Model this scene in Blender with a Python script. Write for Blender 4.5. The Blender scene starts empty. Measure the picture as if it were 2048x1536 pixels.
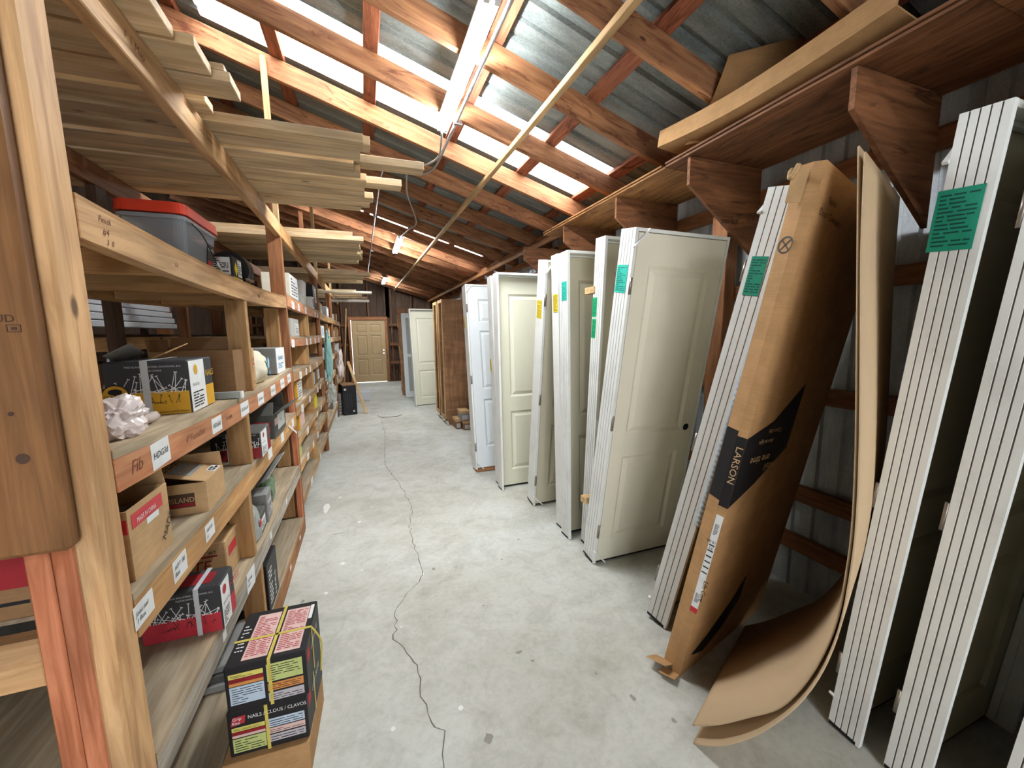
import bpy, bmesh, math, random
from mathutils import Matrix, Vector, noise
random.seed(7)
SC = bpy.context.scene
COL = SC.collection

# ------------------------------------------------------------------ camera
cam_d = bpy.data.cameras.new('camera')
cam_d.sensor_fit = 'HORIZONTAL'; cam_d.sensor_width = 36.0
cam_d.lens = 790.45 / 2048 * 36.0
cam_d.clip_start = 0.02
cam = bpy.data.objects.new('camera', cam_d); COL.objects.link(cam)
RW = Matrix(((0.93712579, -0.05625366, 0.34442818),
             (-0.34878041, -0.11662091, 0.92992031),
             (-0.01214389, -0.99158211, -0.12890864)))
r_, d_, f_ = RW.col[0], RW.col[1], RW.col[2]
cam.matrix_world = Matrix(((r_.x, -d_.x, -f_.x, 0), (r_.y, -d_.y, -f_.y, 0),
                           (r_.z, -d_.z, -f_.z, 1.538), (0, 0, 0, 1)))
SC.camera = cam

# ------------------------------------------------------------------ world, light levels, exposure
SKY_STRENGTH = 2.4
SKYLIGHT = 4.5
TUBE = 75.0
EXPOSURE = 1.52
wd = bpy.data.worlds.new('overcast_sky'); SC.world = wd; wd.use_nodes = True
bg = wd.node_tree.nodes['Background']
bg.inputs[0].default_value = (0.93, 0.97, 1.0, 1); bg.inputs[1].default_value = SKY_STRENGTH
SC.view_settings.view_transform = 'Standard'; SC.view_settings.look = 'None'
SC.view_settings.gamma = 1.0; SC.view_settings.exposure = EXPOSURE
SC.view_settings.use_curve_mapping = False
cy = SC.cycles                                   # light path depth only
cy.max_bounces = 4; cy.diffuse_bounces = 3; cy.glossy_bounces = 2; cy.transmission_bounces = 2; cy.transparent_max_bounces = 6
cy.caustics_reflective = False; cy.caustics_refractive = False
cy.adaptive_threshold = 0.1

# ------------------------------------------------------------------ materials
def lin(h):
    h = h.lstrip('#'); c = [int(h[i:i + 2], 16) / 255 for i in (0, 2, 4)]
    return tuple(((x / 12.92) if x <= .04045 else ((x + .055) / 1.055) ** 2.4) for x in c) + (1,)
MATS = {}
def base_mat(name, rough=.6):
    m = bpy.data.materials.new(name); m.use_nodes = True
    b = m.node_tree.nodes['Principled BSDF']; b.inputs['Roughness'].default_value = rough
    b.inputs['Specular IOR Level'].default_value = .3
    MATS[name] = m
    return m, m.node_tree.nodes, m.node_tree.links, b
def N(nodes, t, **kw):
    n = nodes.new(t)
    for k, v in kw.items(): setattr(n, k, v)
    return n
def coords(nodes, links, scale, random_off=True):
    tc = N(nodes, 'ShaderNodeTexCoord'); mp = N(nodes, 'ShaderNodeMapping')
    mp.inputs['Scale'].default_value = scale
    if random_off:
        oi = N(nodes, 'ShaderNodeObjectInfo'); mu = N(nodes, 'ShaderNodeVectorMath', operation='SCALE')
        mu.inputs[0].default_value = (13.1, 7.7, 5.3); links.new(oi.outputs['Random'], mu.inputs['Scale'])
        ad = N(nodes, 'ShaderNodeVectorMath', operation='ADD')
        links.new(tc.outputs['Object'], ad.inputs[0]); links.new(mu.outputs[0], ad.inputs[1])
        links.new(ad.outputs[0], mp.inputs['Vector'])
    else:
        links.new(tc.outputs['Object'], mp.inputs['Vector'])
    return mp.outputs[0]
def noise_n(nodes, links, vec, scale, detail=5, rough=.55, dist=0.):
    n = N(nodes, 'ShaderNodeTexNoise'); n.inputs['Scale'].default_value = scale
    n.inputs['Detail'].default_value = detail; n.inputs['Roughness'].default_value = rough
    n.inputs['Distortion'].default_value = dist
    links.new(vec, n.inputs['Vector']); return n.outputs['Fac']
def ramp(nodes, links, fac, stops):
    r = N(nodes, 'ShaderNodeValToRGB'); e = r.color_ramp.elements
    while len(e) < len(stops): e.new(.5)
    for el, (p, c) in zip(e, stops): el.position = p; el.color = c
    links.new(fac, r.inputs['Fac']); return r.outputs['Color']
def mixc(nodes, links, fac, a, b, mode='MIX'):
    m = N(nodes, 'ShaderNodeMix', data_type='RGBA', blend_type=mode)
    if isinstance(fac, (int, float)): m.inputs['Factor'].default_value = fac
    else: links.new(fac, m.inputs['Factor'])
    for s, v in ((6, a), (7, b)):
        if isinstance(v, tuple): m.inputs[s].default_value = v
        else: links.new(v, m.inputs[s])
    return m.outputs[2]
def bump(nodes, links, bsdf, h, strength=.3, dist=.004):
    b = N(nodes, 'ShaderNodeBump'); b.inputs['Strength'].default_value = strength
    b.inputs['Distance'].default_value = dist
    links.new(h, b.inputs['Height']); links.new(b.outputs[0], bsdf.inputs['Normal'])
def wood(name, light, dark, stain=None, rough=.7, knots=True, contrast=.5, var=.18, sc=(1.3, 16, 16)):
    m, ns, ls, b = base_mat(name, rough)
    v = coords(ns, ls, sc)
    g = noise_n(ns, ls, v, 2.2, 4, .6, .9)
    c = ramp(ns, ls, g, [(.5 - contrast * .45, lin(dark)), (.5 + contrast * .35, lin(light))])
    v2 = coords(ns, ls, (.9, 3.2, 3.2))
    g2 = noise_n(ns, ls, v2, 2.5, 2)
    st = ramp(ns, ls, g2, [(.42, (.62, .62, .62, 1)), (.62, (1.08, 1.05, 1.0, 1))])
    c = mixc(ns, ls, .65, c, st, 'MULTIPLY')
    if stain:
        g3 = noise_n(ns, ls, coords(ns, ls, (1.1, 5, 5)), 3.1, 4, .7, 1.2)
        f = ramp(ns, ls, g3, [(.54, (0, 0, 0, 1)), (.66, (1, 1, 1, 1))])
        c = mixc(ns, ls, f, c, lin(stain))
    if knots:
        vo = N(ns, 'ShaderNodeTexVoronoi'); vo.inputs['Scale'].default_value = 3.0
        ls.new(coords(ns, ls, (1.0, 2.2, 2.2)), vo.inputs['Vector'])
        f = ramp(ns, ls, vo.outputs['Distance'], [(.045, (1, 1, 1, 1)), (.085, (0, 0, 0, 1))])
        c = mixc(ns, ls, f, c, tuple(x * .35 for x in lin(dark)[:3]) + (1,))
    oi = N(ns, 'ShaderNodeObjectInfo'); mr = N(ns, 'ShaderNodeMapRange')
    mr.inputs['To Min'].default_value = 1 - var; mr.inputs['To Max'].default_value = 1 + var * .6
    ls.new(oi.outputs['Random'], mr.inputs['Value'])
    hs = N(ns, 'ShaderNodeHueSaturation'); ls.new(mr.outputs[0], hs.inputs['Value']); ls.new(c, hs.inputs['Color'])
    ls.new(hs.outputs[0], b.inputs['Base Color'])
    return m
def paint(name, col, rough=.45, dirt=.12, spec=.35, dirtcol='8a8170', scale=6):
    m, ns, ls, b = base_mat(name, rough); b.inputs['Specular IOR Level'].default_value = spec
    g = noise_n(ns, ls, coords(ns, ls, (1, 1, 1)), scale, 6, .65)
    f = ramp(ns, ls, g, [(.48, (0, 0, 0, 1)), (.75, (dirt, dirt, dirt, 1))])
    c = mixc(ns, ls, f, lin(col), lin(dirtcol))
    ls.new(c, b.inputs['Base Color']); return m
def plain(name, col, rough=.5, metal=0., spec=.3):
    m, ns, ls, b = base_mat(name, rough)
    g = noise_n(ns, ls, coords(ns, ls, (1, 1, 1)), 25, 3)
    c0 = lin(col)
    c = ramp(ns, ls, g, [(.3, tuple(x * .9 for x in c0[:3]) + (1,)), (.7, c0)])
    ls.new(c, b.inputs['Base Color'])
    b.inputs['Metallic'].default_value = metal; b.inputs['Specular IOR Level'].default_value = spec
    return m
def card(name, col, rough=.85):
    m, ns, ls, b = base_mat(name, rough)
    g = noise_n(ns, ls, coords(ns, ls, (3, 3, 40)), 4, 4)
    g2 = noise_n(ns, ls, coords(ns, ls, (1, 1, 1)), 7, 5, .7)
    c0 = lin(col)
    c = ramp(ns, ls, g, [(.3, tuple(x * .86 for x in c0[:3]) + (1,)), (.7, c0)])
    d = ramp(ns, ls, g2, [(.4, (.8, .78, .75, 1)), (.65, (1.03, 1.02, 1, 1))])
    c = mixc(ns, ls, .8, c, d, 'MULTIPLY')
    ls.new(c, b.inputs['Base Color']); return m
def galv(name, lo, hi, rough=.45, metal=.6):
    m, ns, ls, b = base_mat(name, rough); b.inputs['Metallic'].default_value = metal
    vo = N(ns, 'ShaderNodeTexVoronoi'); vo.inputs['Scale'].default_value = 130
    ls.new(coords(ns, ls, (.6, 1.6, 1)), vo.inputs['Vector'])
    g = noise_n(ns, ls, coords(ns, ls, (.5, 2.5, 1)), 3, 5, .65)
    a = mixc(ns, ls, .16, g, vo.outputs['Color'])
    c = ramp(ns, ls, a, [(.3, lin(lo)), (.72, lin(hi))])
    ls.new(c, b.inputs['Base Color']); return m
def emis(name, col, strength):
    m = bpy.data.materials.new(name); m.use_nodes = True; ns = m.node_tree.nodes; ls = m.node_tree.links
    b = ns['Principled BSDF']; b.inputs['Base Color'].default_value = col
    b.inputs['Emission Color'].default_value = col; b.inputs['Emission Strength'].default_value = strength
    MATS[name] = m; return m

W_TAN = wood('weathered tan lumber', 'cba06c', '9f7044')
W_NEAR = wood('pale dusty lumber', 'd9ae7f', 'b08459', contrast=.35)
W_SCAB = wood('brown scab plank', '976a42', '6d4829', contrast=.45)
W_ORANGE = wood('orange stained lumber', 'd79a70', 'b9744c', contrast=.4, knots=True)
W_RED = wood('red brown lumber', 'a9734c', '774a2e')
W_PINK = wood('reddish fir stud', 'c07a58', '9a5838', contrast=.3)
W_GREY = wood('grey dusty lumber', 'aaa297', '857d72', contrast=.35, knots=False)
W_RAFT = wood('fir rafter', 'c08a60', '83543a', stain='75452f', contrast=.55)
W_PURL = wood('water stained purlin', 'a9684a', '6a3a2a', stain='4d281f', contrast=.6)
W_PINE = wood('fresh pine lumber', 'd8bf9c', 'bfa077', knots=True, contrast=.35, var=.2)
W_PALE = wood('pale split pine', 'dcb98a', 'bf9664', contrast=.4)
W_PLY = wood('shelf plywood', 'b07f4c', '875730', stain='6a3f22', knots=False, contrast=.4)
W_PLYRED = wood('reddish plywood', '966442', '6c452b', stain='50301d', knots=False, contrast=.45)
W_DUSTY = wood('dusty shelf board', 'b7a68d', '978368', knots=False, contrast=.4)
W_DARK = wood('old dark plank', '5c4433', '38281d', knots=False, contrast=.5)
W_STUD = wood('old wall stud', '7d5538', '543521', knots=False)
W_CAB = wood('brown cabinet plywood', 'a8764e', '8a5a37', knots=False, contrast=.3)
W_CABV = wood('brown upright plywood', 'b08560', '93694a', knots=False, contrast=.3, sc=(9, 9, .9))
JAMB = paint('primed white jamb', 'e2e3df', .5, .22, dirtcol='8d887e')
JAMB2 = paint('white jamb trim', 'dedfdc', .45, .1)
GROOVE_SHADE = plain('painted groove shade', '6e675e', .8)  # shade of the jamb grooves, painted as a flat dark tone
CREAM = paint('cream door paint', 'e0dac8', .42, .06)
CREAM2 = paint('olive cream door paint', 'c6bfa8', .42, .06)
PALEC = paint('light cream door paint', 'd6d4c0', .4, .05)
WHITED = paint('white door paint', 'd8dde0', .4, .05)
TANP = paint('tan door paint', 'b59b74', .5, .15, dirtcol='6d5535')
MDF = paint('mdf sheet', 'c3a886', .75, .15, spec=.15)
CARD = card('brown corrugated cardboard', 'b98f62')
CARD2 = card('tan cardboard', 'c7a377')
CARDD = card('dark brown cardboard', '8a6847')
CARDG = card('grey dusty carton', '8f8f8d')
BLACKC = plain('black carton print', '211f21', .5)
BLKG = plain('dusty black carton', '55544f', .7)
DARKG = plain('charcoal carton print', '3a3a3c', .6)
WHITEP = plain('white paper', 'e2e3e2', .7)
INK = plain('black ink', '1b1a1c', .6)
INKB = plain('brown print ink', '4e382b', .7)
INKS = plain('smudged pen ink', '7a4a34', .7)
REDP = plain('red print', 'b3303a', .6)
REDD = plain('dark red print', '8f1f26', .6)
REDT = plain('red tape', 'c8323c', .35)
YELP = plain('mustard yellow print', 'd4a02a', .55)
YELB = plain('bright yellow print', 'e3d21f', .5)
GREENP = plain('green print', '3f8a2e', .6)
PINKP = plain('pale pink leaflet', 'd9b7b0', .7)
PALEY = plain('pale yellow print', 'd8cc6a', .6)
LIME = plain('lime print', 'b9c27a', .6)
SKYB = plain('pale blue print', 'b9c8d8', .6)
ORNG = plain('orange print', 'cf8a4a', .6)
LILAC = plain('pale lilac print', 'b9b2b8', .6)
BLUEP = plain('blue print', '4f95b8', .5)
TEAL = plain('teal work ticket', '2fb5a0', .6)
TEALD = plain('dark teal work ticket', '1e8f72', .6)
GREENT = plain('green work ticket', '17a86b', .6)
YELT = plain('yellow work ticket', 'dcc23a', .6)
STRAPW = plain('white plastic strap', 'c9cacc', .35)
STRAPY = plain('yellow plastic strap', 'cdbb5c', .35)
BLACK = plain('black plastic', '141415', .4)
BLKR = plain('black rubber strip', '1c1b1a', .7)
STEEL = plain('worn steel', '9a9088', .4, .8)
EMT = plain('galvanised conduit', 'b9bcc0', .3, .8)
CABLE = plain('grey cable', 'a8a39b', .4)
GRAYP = plain('grey sheet metal', '9ba19f', .45, .2)
FOAM = paint('grey quilted foam', 'a9b1b8', .55, .1)
VINYL = plain('white vinyl siding', 'c8ccd2', .45)
TOTE = None
TOTED = plain('dark tote contents', '39424a', .4)
REDLID = plain('red orange tote lid', 'd9422a', .35)
ROOFM = galv('weathered galvanised roofing', '5a605e', '9a9f9c', .55, .15)
WALLM = galv('pale corrugated siding', '9fa5ab', 'd3d7da', .5, .15)
TUBEM = emis('lit fluorescent tube', (.90, .965, 1, 1), TUBE)
# translucent skylight: glowing daylight with dirt specks
def skylight_mat():
    m = emis('daylit translucent panel', (1, 1, 1, 1), SKYLIGHT); ns = m.node_tree.nodes; ls = m.node_tree.links
    b = ns['Principled BSDF']
    g = noise_n(ns, ls, coords(ns, ls, (9, 30, 1), False), 3, 4, .7)
    g2 = noise_n(ns, ls, coords(ns, ls, (1.5, 3, 1), False), 2, 3)
    mx = N(ns, 'ShaderNodeMath', operation='MULTIPLY'); ls.new(g, mx.inputs[0]); ls.new(g2, mx.inputs[1])
    c = ramp(ns, ls, mx.outputs[0], [(.33, (1, 1, 1, 1)), (.37, (.05, .05, .045, 1))])
    ls.new(c, b.inputs['Emission Color']); b.inputs['Base Color'].default_value = (.4, .4, .4, 1)
    return m
SKYM = skylight_mat()
def plastic_bag(name, col, alpha):
    m, ns, ls, b = base_mat(name, .25)
    b.inputs['Base Color'].default_value = lin(col); b.inputs['Alpha'].default_value = alpha
    b.inputs['Specular IOR Level'].default_value = .6
    return m
BAGW = plastic_bag('crumpled translucent bag', 'e6d8d4', .82)
TOTE = plastic_bag('clear tote plastic', 'b4bcc6', .45)
BAGC = plastic_bag('clear plastic bag', 'c9cfc9', .55)
BAGB = plastic_bag('aqua tinted plastic', 'a9dcd8', .85)
def concrete():
    m, ns, ls, b = base_mat('worn concrete', .62); b.inputs['Specular IOR Level'].default_value = .25
    v = coords(ns, ls, (1, 1, 1), False)
    g = noise_n(ns, ls, v, .9, 8, .62, .3); g2 = noise_n(ns, ls, v, 5.5, 8, .7, .6); g3 = noise_n(ns, ls, v, 38, 5, .7)
    c = ramp(ns, ls, g, [(.32, lin('a9a79d')), (.5, lin('babab3')), (.68, lin('c4c7c3'))])
    d = ramp(ns, ls, g2, [(.36, (.80, .78, .74, 1)), (.56, (1.02, 1.02, 1.0, 1))])
    c = mixc(ns, ls, .8, c, d, 'MULTIPLY')
    e = ramp(ns, ls, g3, [(.38, (.84, .83, .8, 1)), (.55, (1, 1, 1, 1))])
    c = mixc(ns, ls, .55, c, e, 'MULTIPLY')
    vo = N(ns, 'ShaderNodeTexVoronoi'); vo.inputs['Scale'].default_value = 4.5; ls.new(v, vo.inputs['Vector'])
    f = ramp(ns, ls, vo.outputs['Distance'], [(.045, (1, 1, 1, 1)), (.06, (0, 0, 0, 1))])
    sel = ramp(ns, ls, vo.outputs['Color'], [(.62, (0, 0, 0, 1)), (.7, (1, 1, 1, 1))])
    ff = mixc(ns, ls, 1., f, sel, 'MULTIPLY')
    c = mixc(ns, ls, ff, c, lin('d8d6cf'))
    ls.new(c, b.inputs['Base Color']); bump(ns, ls, b, g2, .12, .004); return m
CONC = concrete()
CRACK = plain('dark crack line', '6f685c', .9)
STAINF = plain('faint floor stain', '8d8577', .8)

# ------------------------------------------------------------------ builders
MC = {}
def cbox_mesh(dx, dy, dz, b):
    key = (round(dx, 4), round(dy, 4), round(dz, 4), round(b, 4))
    if key in MC: return MC[key]
    hx, hy, hz = dx / 2, dy / 2, dz / 2
    bm = bmesh.new()
    if b <= 0:
        bmesh.ops.create_cube(bm, size=1); bmesh.ops.scale(bm, vec=(dx, dy, dz), verts=bm.verts)
    else:
        b = min(b, hx * .45, hy * .45, hz * .45); V = {}
        S = (-1, 1)
        for sx in S:
            for sy in S:
                for sz in S:
                    V[sx, sy, sz, 0] = bm.verts.new((sx * hx, sy * (hy - b), sz * (hz - b)))
                    V[sx, sy, sz, 1] = bm.verts.new((sx * (hx - b), sy * hy, sz * (hz - b)))
                    V[sx, sy, sz, 2] = bm.verts.new((sx * (hx - b), sy * (hy - b), sz * hz))
                    bm.faces.new([V[sx, sy, sz, k] for k in range(3)])
        for s in S:
            bm.faces.new([V[s, a, c, 0] for a, c in ((-1, -1), (1, -1), (1, 1), (-1, 1))])
            bm.faces.new([V[a, s, c, 1] for a, c in ((-1, -1), (1, -1), (1, 1), (-1, 1))])
            bm.faces.new([V[a, c, s, 2] for a, c in ((-1, -1), (1, -1), (1, 1), (-1, 1))])
            for t in S:
                bm.faces.new([V[s, t, -1, 0], V[s, t, 1, 0], V[s, t, 1, 1], V[s, t, -1, 1]])
                bm.faces.new([V[s, -1, t, 0], V[s, 1, t, 0], V[s, 1, t, 2], V[s, -1, t, 2]])
                bm.faces.new([V[-1, s, t, 1], V[1, s, t, 1], V[1, s, t, 2], V[-1, s, t, 2]])
        bmesh.ops.recalc_face_normals(bm, faces=bm.faces)
    me = bpy.data.meshes.new('box'); bm.to_mesh(me); bm.free(); MC[key] = me
    return me
def link(name, me, mat, parent=None, mtx=None):
    if mat is not None:
        if not me.materials: me.materials.append(mat)
        elif me.materials[0] is not mat:
            k = (me.name, mat.name)
            if k not in MC:
                MC[k] = me.copy(); MC[k].materials.clear(); MC[k].materials.append(mat)
            me = MC[k]
    o = bpy.data.objects.new(name, me); COL.objects.link(o)
    if parent is not None: o.parent = parent
    if mtx is not None: o.matrix_basis = mtx
    return o
RZ90 = Matrix.Rotation(math.pi / 2, 4, 'Z'); RYm90 = Matrix.Rotation(-math.pi / 2, 4, 'Y')
def box(name, x0, x1, y0, y1, z0, z1, mat, parent=None, b=.003):
    dx, dy, dz = x1 - x0, y1 - y0, z1 - z0
    T = Matrix.Translation(((x0 + x1) / 2, (y0 + y1) / 2, (z0 + z1) / 2))
    if dx >= dy and dx >= dz: return link(name, cbox_mesh(dx, dy, dz, b), mat, parent, T)
    if dy >= dz: return link(name, cbox_mesh(dy, dx, dz, b), mat, parent, T @ RZ90)
    return link(name, cbox_mesh(dz, dy, dx, b), mat, parent, T @ RYm90)
def frame(p0, p1, up):
    p0 = Vector(p0); p1 = Vector(p1); x = (p1 - p0).normalized(); u = Vector(up)
    z = (u - u.dot(x) * x).normalized(); y = z.cross(x); c = (p0 + p1) / 2
    return Matrix(((x.x, y.x, z.x, c.x), (x.y, y.y, z.y, c.y), (x.z, y.z, z.z, c.z), (0, 0, 0, 1))), (p1 - p0).length
def beam(name, p0, p1, w, h, mat, parent=None, up=(0, 0, 1), b=.003):
    M, L = frame(p0, p1, up)
    return link(name, cbox_mesh(L, w, h, b), mat, parent, M)
def mesh(name, verts, faces, mat, parent=None, mtx=None, smooth=False):
    me = bpy.data.meshes.new(name); me.from_pydata([tuple(v) for v in verts], [], faces)
    bm = bmesh.new(); bm.from_mesh(me); bmesh.ops.recalc_face_normals(bm, faces=bm.faces); bm.to_mesh(me); bm.free()
    if smooth:
        for p in me.polygons: p.use_smooth = True
    return link(name, me, mat, parent, mtx)
def prism(name, poly, axis, a0, a1, mat, parent=None, mtx=None):
    # poly: 2D points in the plane of the two other axes, extruded a0..a1 along axis
    def P(u, v, a): return {'x': (a, u, v), 'y': (u, a, v), 'z': (u, v, a)}[axis]
    n = len(poly); vs = [P(u, v, a0) for u, v in poly] + [P(u, v, a1) for u, v in poly]
    fs = [list(range(n)), list(range(n, 2 * n))] + [[i, (i + 1) % n, n + (i + 1) % n, n + i] for i in range(n)]
    return mesh(name, vs, fs, mat, parent, mtx)
def sagbox(name, x0, x1, y0, y1, z0, z1, sag, mat, parent, n=10):
    """timber running along Y whose middle has sagged; local X is the length"""
    L = y1 - y0; vs = []; fs = []; w = x1 - x0; h = z1 - z0
    for i in range(n + 1):
        t = i / n; s = -sag * 4 * t * (1 - t)
        for a, c in ((-w / 2, -h / 2), (w / 2, -h / 2), (w / 2, h / 2), (-w / 2, h / 2)):
            vs.append((-L / 2 + L * t, a, c + s))
    for i in range(n):
        for k in range(4):
            a = i * 4 + k; b_ = i * 4 + (k + 1) % 4; fs.append([a, b_, b_ + 4, a + 4])
    fs += [[0, 1, 2, 3], [4 * n + k for k in range(4)]]
    M = Matrix.Translation(((x0 + x1) / 2, (y0 + y1) / 2, (z0 + z1) / 2)) @ RZ90
    return mesh(name, vs, fs, mat, parent, M)
def tube(name, pts, r, mat, parent=None, seg=8, mtx=None, smooth=True):
    pts = [Vector(p) for p in pts]; vs = []; fs = []
    prev = None
    for i, p in enumerate(pts):
        t = (pts[min(i + 1, len(pts) - 1)] - pts[max(i - 1, 0)]).normalized()
        if prev is None:
            a = Vector((0, 0, 1)) if abs(t.z) < .9 else Vector((1, 0, 0)); u = t.cross(a).normalized()
        else: u = (prev - prev.dot(t) * t).normalized()
        prev = u; w = t.cross(u)
        for k in range(seg):
            an = 2 * math.pi * k / seg; vs.append(p + (u * math.cos(an) + w * math.sin(an)) * r)
    for i in range(len(pts) - 1):
        for k in range(seg):
            a = i * seg + k; b_ = i * seg + (k + 1) % seg; fs.append([a, b_, b_ + seg, a + seg])
    fs += [list(range(seg)), list(range((len(pts) - 1) * seg, len(pts) * seg))]
    return mesh(name, vs, fs, mat, parent, mtx, smooth)
def smooth_path(pts, n=6):
    P = [Vector(p) for p in pts]; out = []
    for i in range(len(P) - 1):
        a, b_, c, d = P[max(i - 1, 0)], P[i], P[i + 1], P[min(i + 2, len(P) - 1)]
        for k in range(n):
            t = k / n
            out.append(.5 * ((2 * b_) + (c - a) * t + (2 * a - 5 * b_ + 4 * c - d) * t * t + (3 * b_ - a - 3 * c + d) * t ** 3))
    out.append(P[-1]); return out
def blob(name, mat, parent, loc, size, seed, amp=.35, sub=3, mtx=None, crumple=1.):
    bm = bmesh.new(); bmesh.ops.create_icosphere(bm, subdivisions=sub, radius=1)
    for v in bm.verts:
        n1 = noise.noise(v.co * 1.4 + Vector((seed, 0, 0))); n2 = noise.ridged_multi_fractal(v.co * 1.7 + Vector((0, seed, 3)), .9, 2.2, 3, 1., 2.) - 1
        n3 = abs(noise.noise(v.co * 3.3 + Vector((seed, seed, 1)))) + .5 * abs(noise.noise(v.co * 7.1 + Vector((2, seed, 9))))
        v.co *= 1 + amp * n1 + amp * .3 * n2 - crumple * amp * .9 * (n3 - .25)
        v.co = Vector((v.co.x * size[0], v.co.y * size[1], v.co.z * size[2]))
    z = min(v.co.z for v in bm.verts)
    cut = z + size[2] * .3
    for v in bm.verts:
        if v.co.z < cut: v.co.z = cut
        v.co.z -= cut
    me = bpy.data.meshes.new(name); bm.to_mesh(me); bm.free()
    for p in me.polygons: p.use_smooth = crumple < .5
    return link(name, me, mat, parent, mtx or Matrix.Translation(loc))
def empty(name, loc=(0, 0, 0), mtx=None):
    o = bpy.data.objects.new(name, None); COL.objects.link(o); o.empty_display_size = .1
    o.matrix_basis = mtx if mtx is not None else Matrix.Translation(loc); return o
def tag(o, label=None, cat=None, group=None, kind=None):
    if label: o['label'] = label
    if cat: o['category'] = cat
    if group: o['group'] = group
    if kind: o['kind'] = kind
    return o
def structure(o, label=None):
    o['kind'] = 'structure'
    if label: o['label'] = label
    return o
TC = {}
def text_mesh(s, size, shear=0.):
    k = (s, round(size, 4), shear)
    if k in TC: return TC[k]
    cu = bpy.data.curves.new('lettering', 'FONT'); cu.body = s; cu.size = size; cu.shear = shear; cu.resolution_u = 2
    o = bpy.data.objects.new('lettering', cu); COL.objects.link(o)
    dg = bpy.context.evaluated_depsgraph_get(); me = bpy.data.meshes.new_from_object(o.evaluated_get(dg))
    bpy.data.objects.remove(o); bpy.data.curves.remove(cu); me.materials.clear(); TC[k] = me
    return me
def M4(u, v, n, o):
    u, v, n, o = map(Vector, (u, v, n, o))
    return Matrix(((u.x, v.x, n.x, o.x), (u.y, v.y, n.y, o.y), (u.z, v.z, n.z, o.z), (0, 0, 0, 1)))
def face(dims, f):
    sx, sy, sz = dims
    return {'front': M4((1, 0, 0), (0, 0, 1), (0, -1, 0), (-sx / 2, -sy / 2, 0)),
            'right': M4((0, 1, 0), (0, 0, 1), (1, 0, 0), (sx / 2, -sy / 2, 0)),
            'left': M4((0, -1, 0), (0, 0, 1), (-1, 0, 0), (-sx / 2, sy / 2, 0)),
            'top': M4((1, 0, 0), (0, 1, 0), (0, 0, 1), (-sx / 2, -sy / 2, sz))}[f]
def decal(parent, M, u0, v0, u1, v1, mat, name='printed_panel', lift=.0006, th=.0008):
    T = M @ Matrix.Translation(((u0 + u1) / 2, (v0 + v1) / 2, lift))
    return link(name, cbox_mesh(u1 - u0, v1 - v0, th, 0), mat, parent, T)
def text(parent, M, u, v, size, s, mat, name='lettering', rot=0., shear=0., sx=1., lift=.0016):
    T = M @ Matrix.Translation((u, v, lift)) @ Matrix.Rotation(rot, 4, 'Z') @ Matrix.Diagonal((sx, 1, 1, 1))
    return link(name, text_mesh(s, size, shear), mat, parent, T)
def lines(parent, M, u0, v0, u1, v1, n, mat, seed=0, name='fine_print', fill=.5, lift=.0014):
    """rows of fine print too small to read: one thin joined mesh"""
    rnd = random.Random(seed); vs = []; fs = []
    for i in range(n):
        y = v1 - (i + .5) * (v1 - v0) / n; h = (v1 - v0) / n * fill / 2; x = u0
        while x < u1 - .001:
            w = min(rnd.uniform(.15, .5) * (u1 - u0), u1 - x)
            k = len(vs); vs += [(x, y - h, 0), (x + w, y - h, 0), (x + w, y + h, 0), (x, y + h, 0)]; fs.append([k, k + 1, k + 2, k + 3])
            x += w + (u1 - u0) * rnd.uniform(.03, .12)
            if rnd.random() < .25: break
    return mesh(name, vs, fs, mat, parent, M @ Matrix.Translation((0, 0, lift)))
def nails_print(parent, M, u0, v0, u1, v1, n, mat, seed, name='nail_picture', lift=.0014, s=1.):
    rnd = random.Random(seed); vs = []; fs = []
    def stick(a, b_, w):
        d = Vector((b_[0] - a[0], b_[1] - a[1], 0)); p = Vector((-d.y, d.x, 0)).normalized() * w
        k = len(vs); A = Vector((a[0], a[1], 0)); B = Vector((b_[0], b_[1], 0))
        vs.extend([A - p, B - p, B + p, A + p]); fs.append([k, k + 1, k + 2, k + 3])
    for i in range(n):
        x = u0 + (u1 - u0) * (i + rnd.random()) / n; h = (v1 - v0) * rnd.uniform(.5, 1); lean = rnd.uniform(-.5, .5) * (v1 - v0)
        if rnd.random() < .3: h *= .35; lean *= 2.4
        a = (x, v0); b_ = (min(max(x + lean, u0), u1), v0 + h); stick(a, b_, .0012 * s)
        d = Vector((b_[0] - a[0], b_[1] - a[1], 0)).normalized() * .0001; p = Vector((-d.y, d.x)).normalized() * .005 * s
        stick((b_[0] - p.x, b_[1] - p.y), (b_[0] + p.x, b_[1] + p.y), .0014 * s)
    return mesh(name, vs, fs, mat, parent, M @ Matrix.Translation((0, 0, lift)))
def disc_mesh(r, n=20, sy=1.):
    k = ('disc', r, n, sy)
    if k not in MC:
        me = bpy.data.meshes.new('disc')
        me.from_pydata([(r * math.cos(2 * math.pi * i / n), sy * r * math.sin(2 * math.pi * i / n), 0) for i in range(n)], [], [list(range(n))]); MC[k] = me
    return MC[k]
def disc(parent, M, u, v, r, mat, name, lift=.0012, sy=1.):
    return link(name, disc_mesh(r, 20, sy), mat, parent, M @ Matrix.Translation((u, v, lift)))

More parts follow.
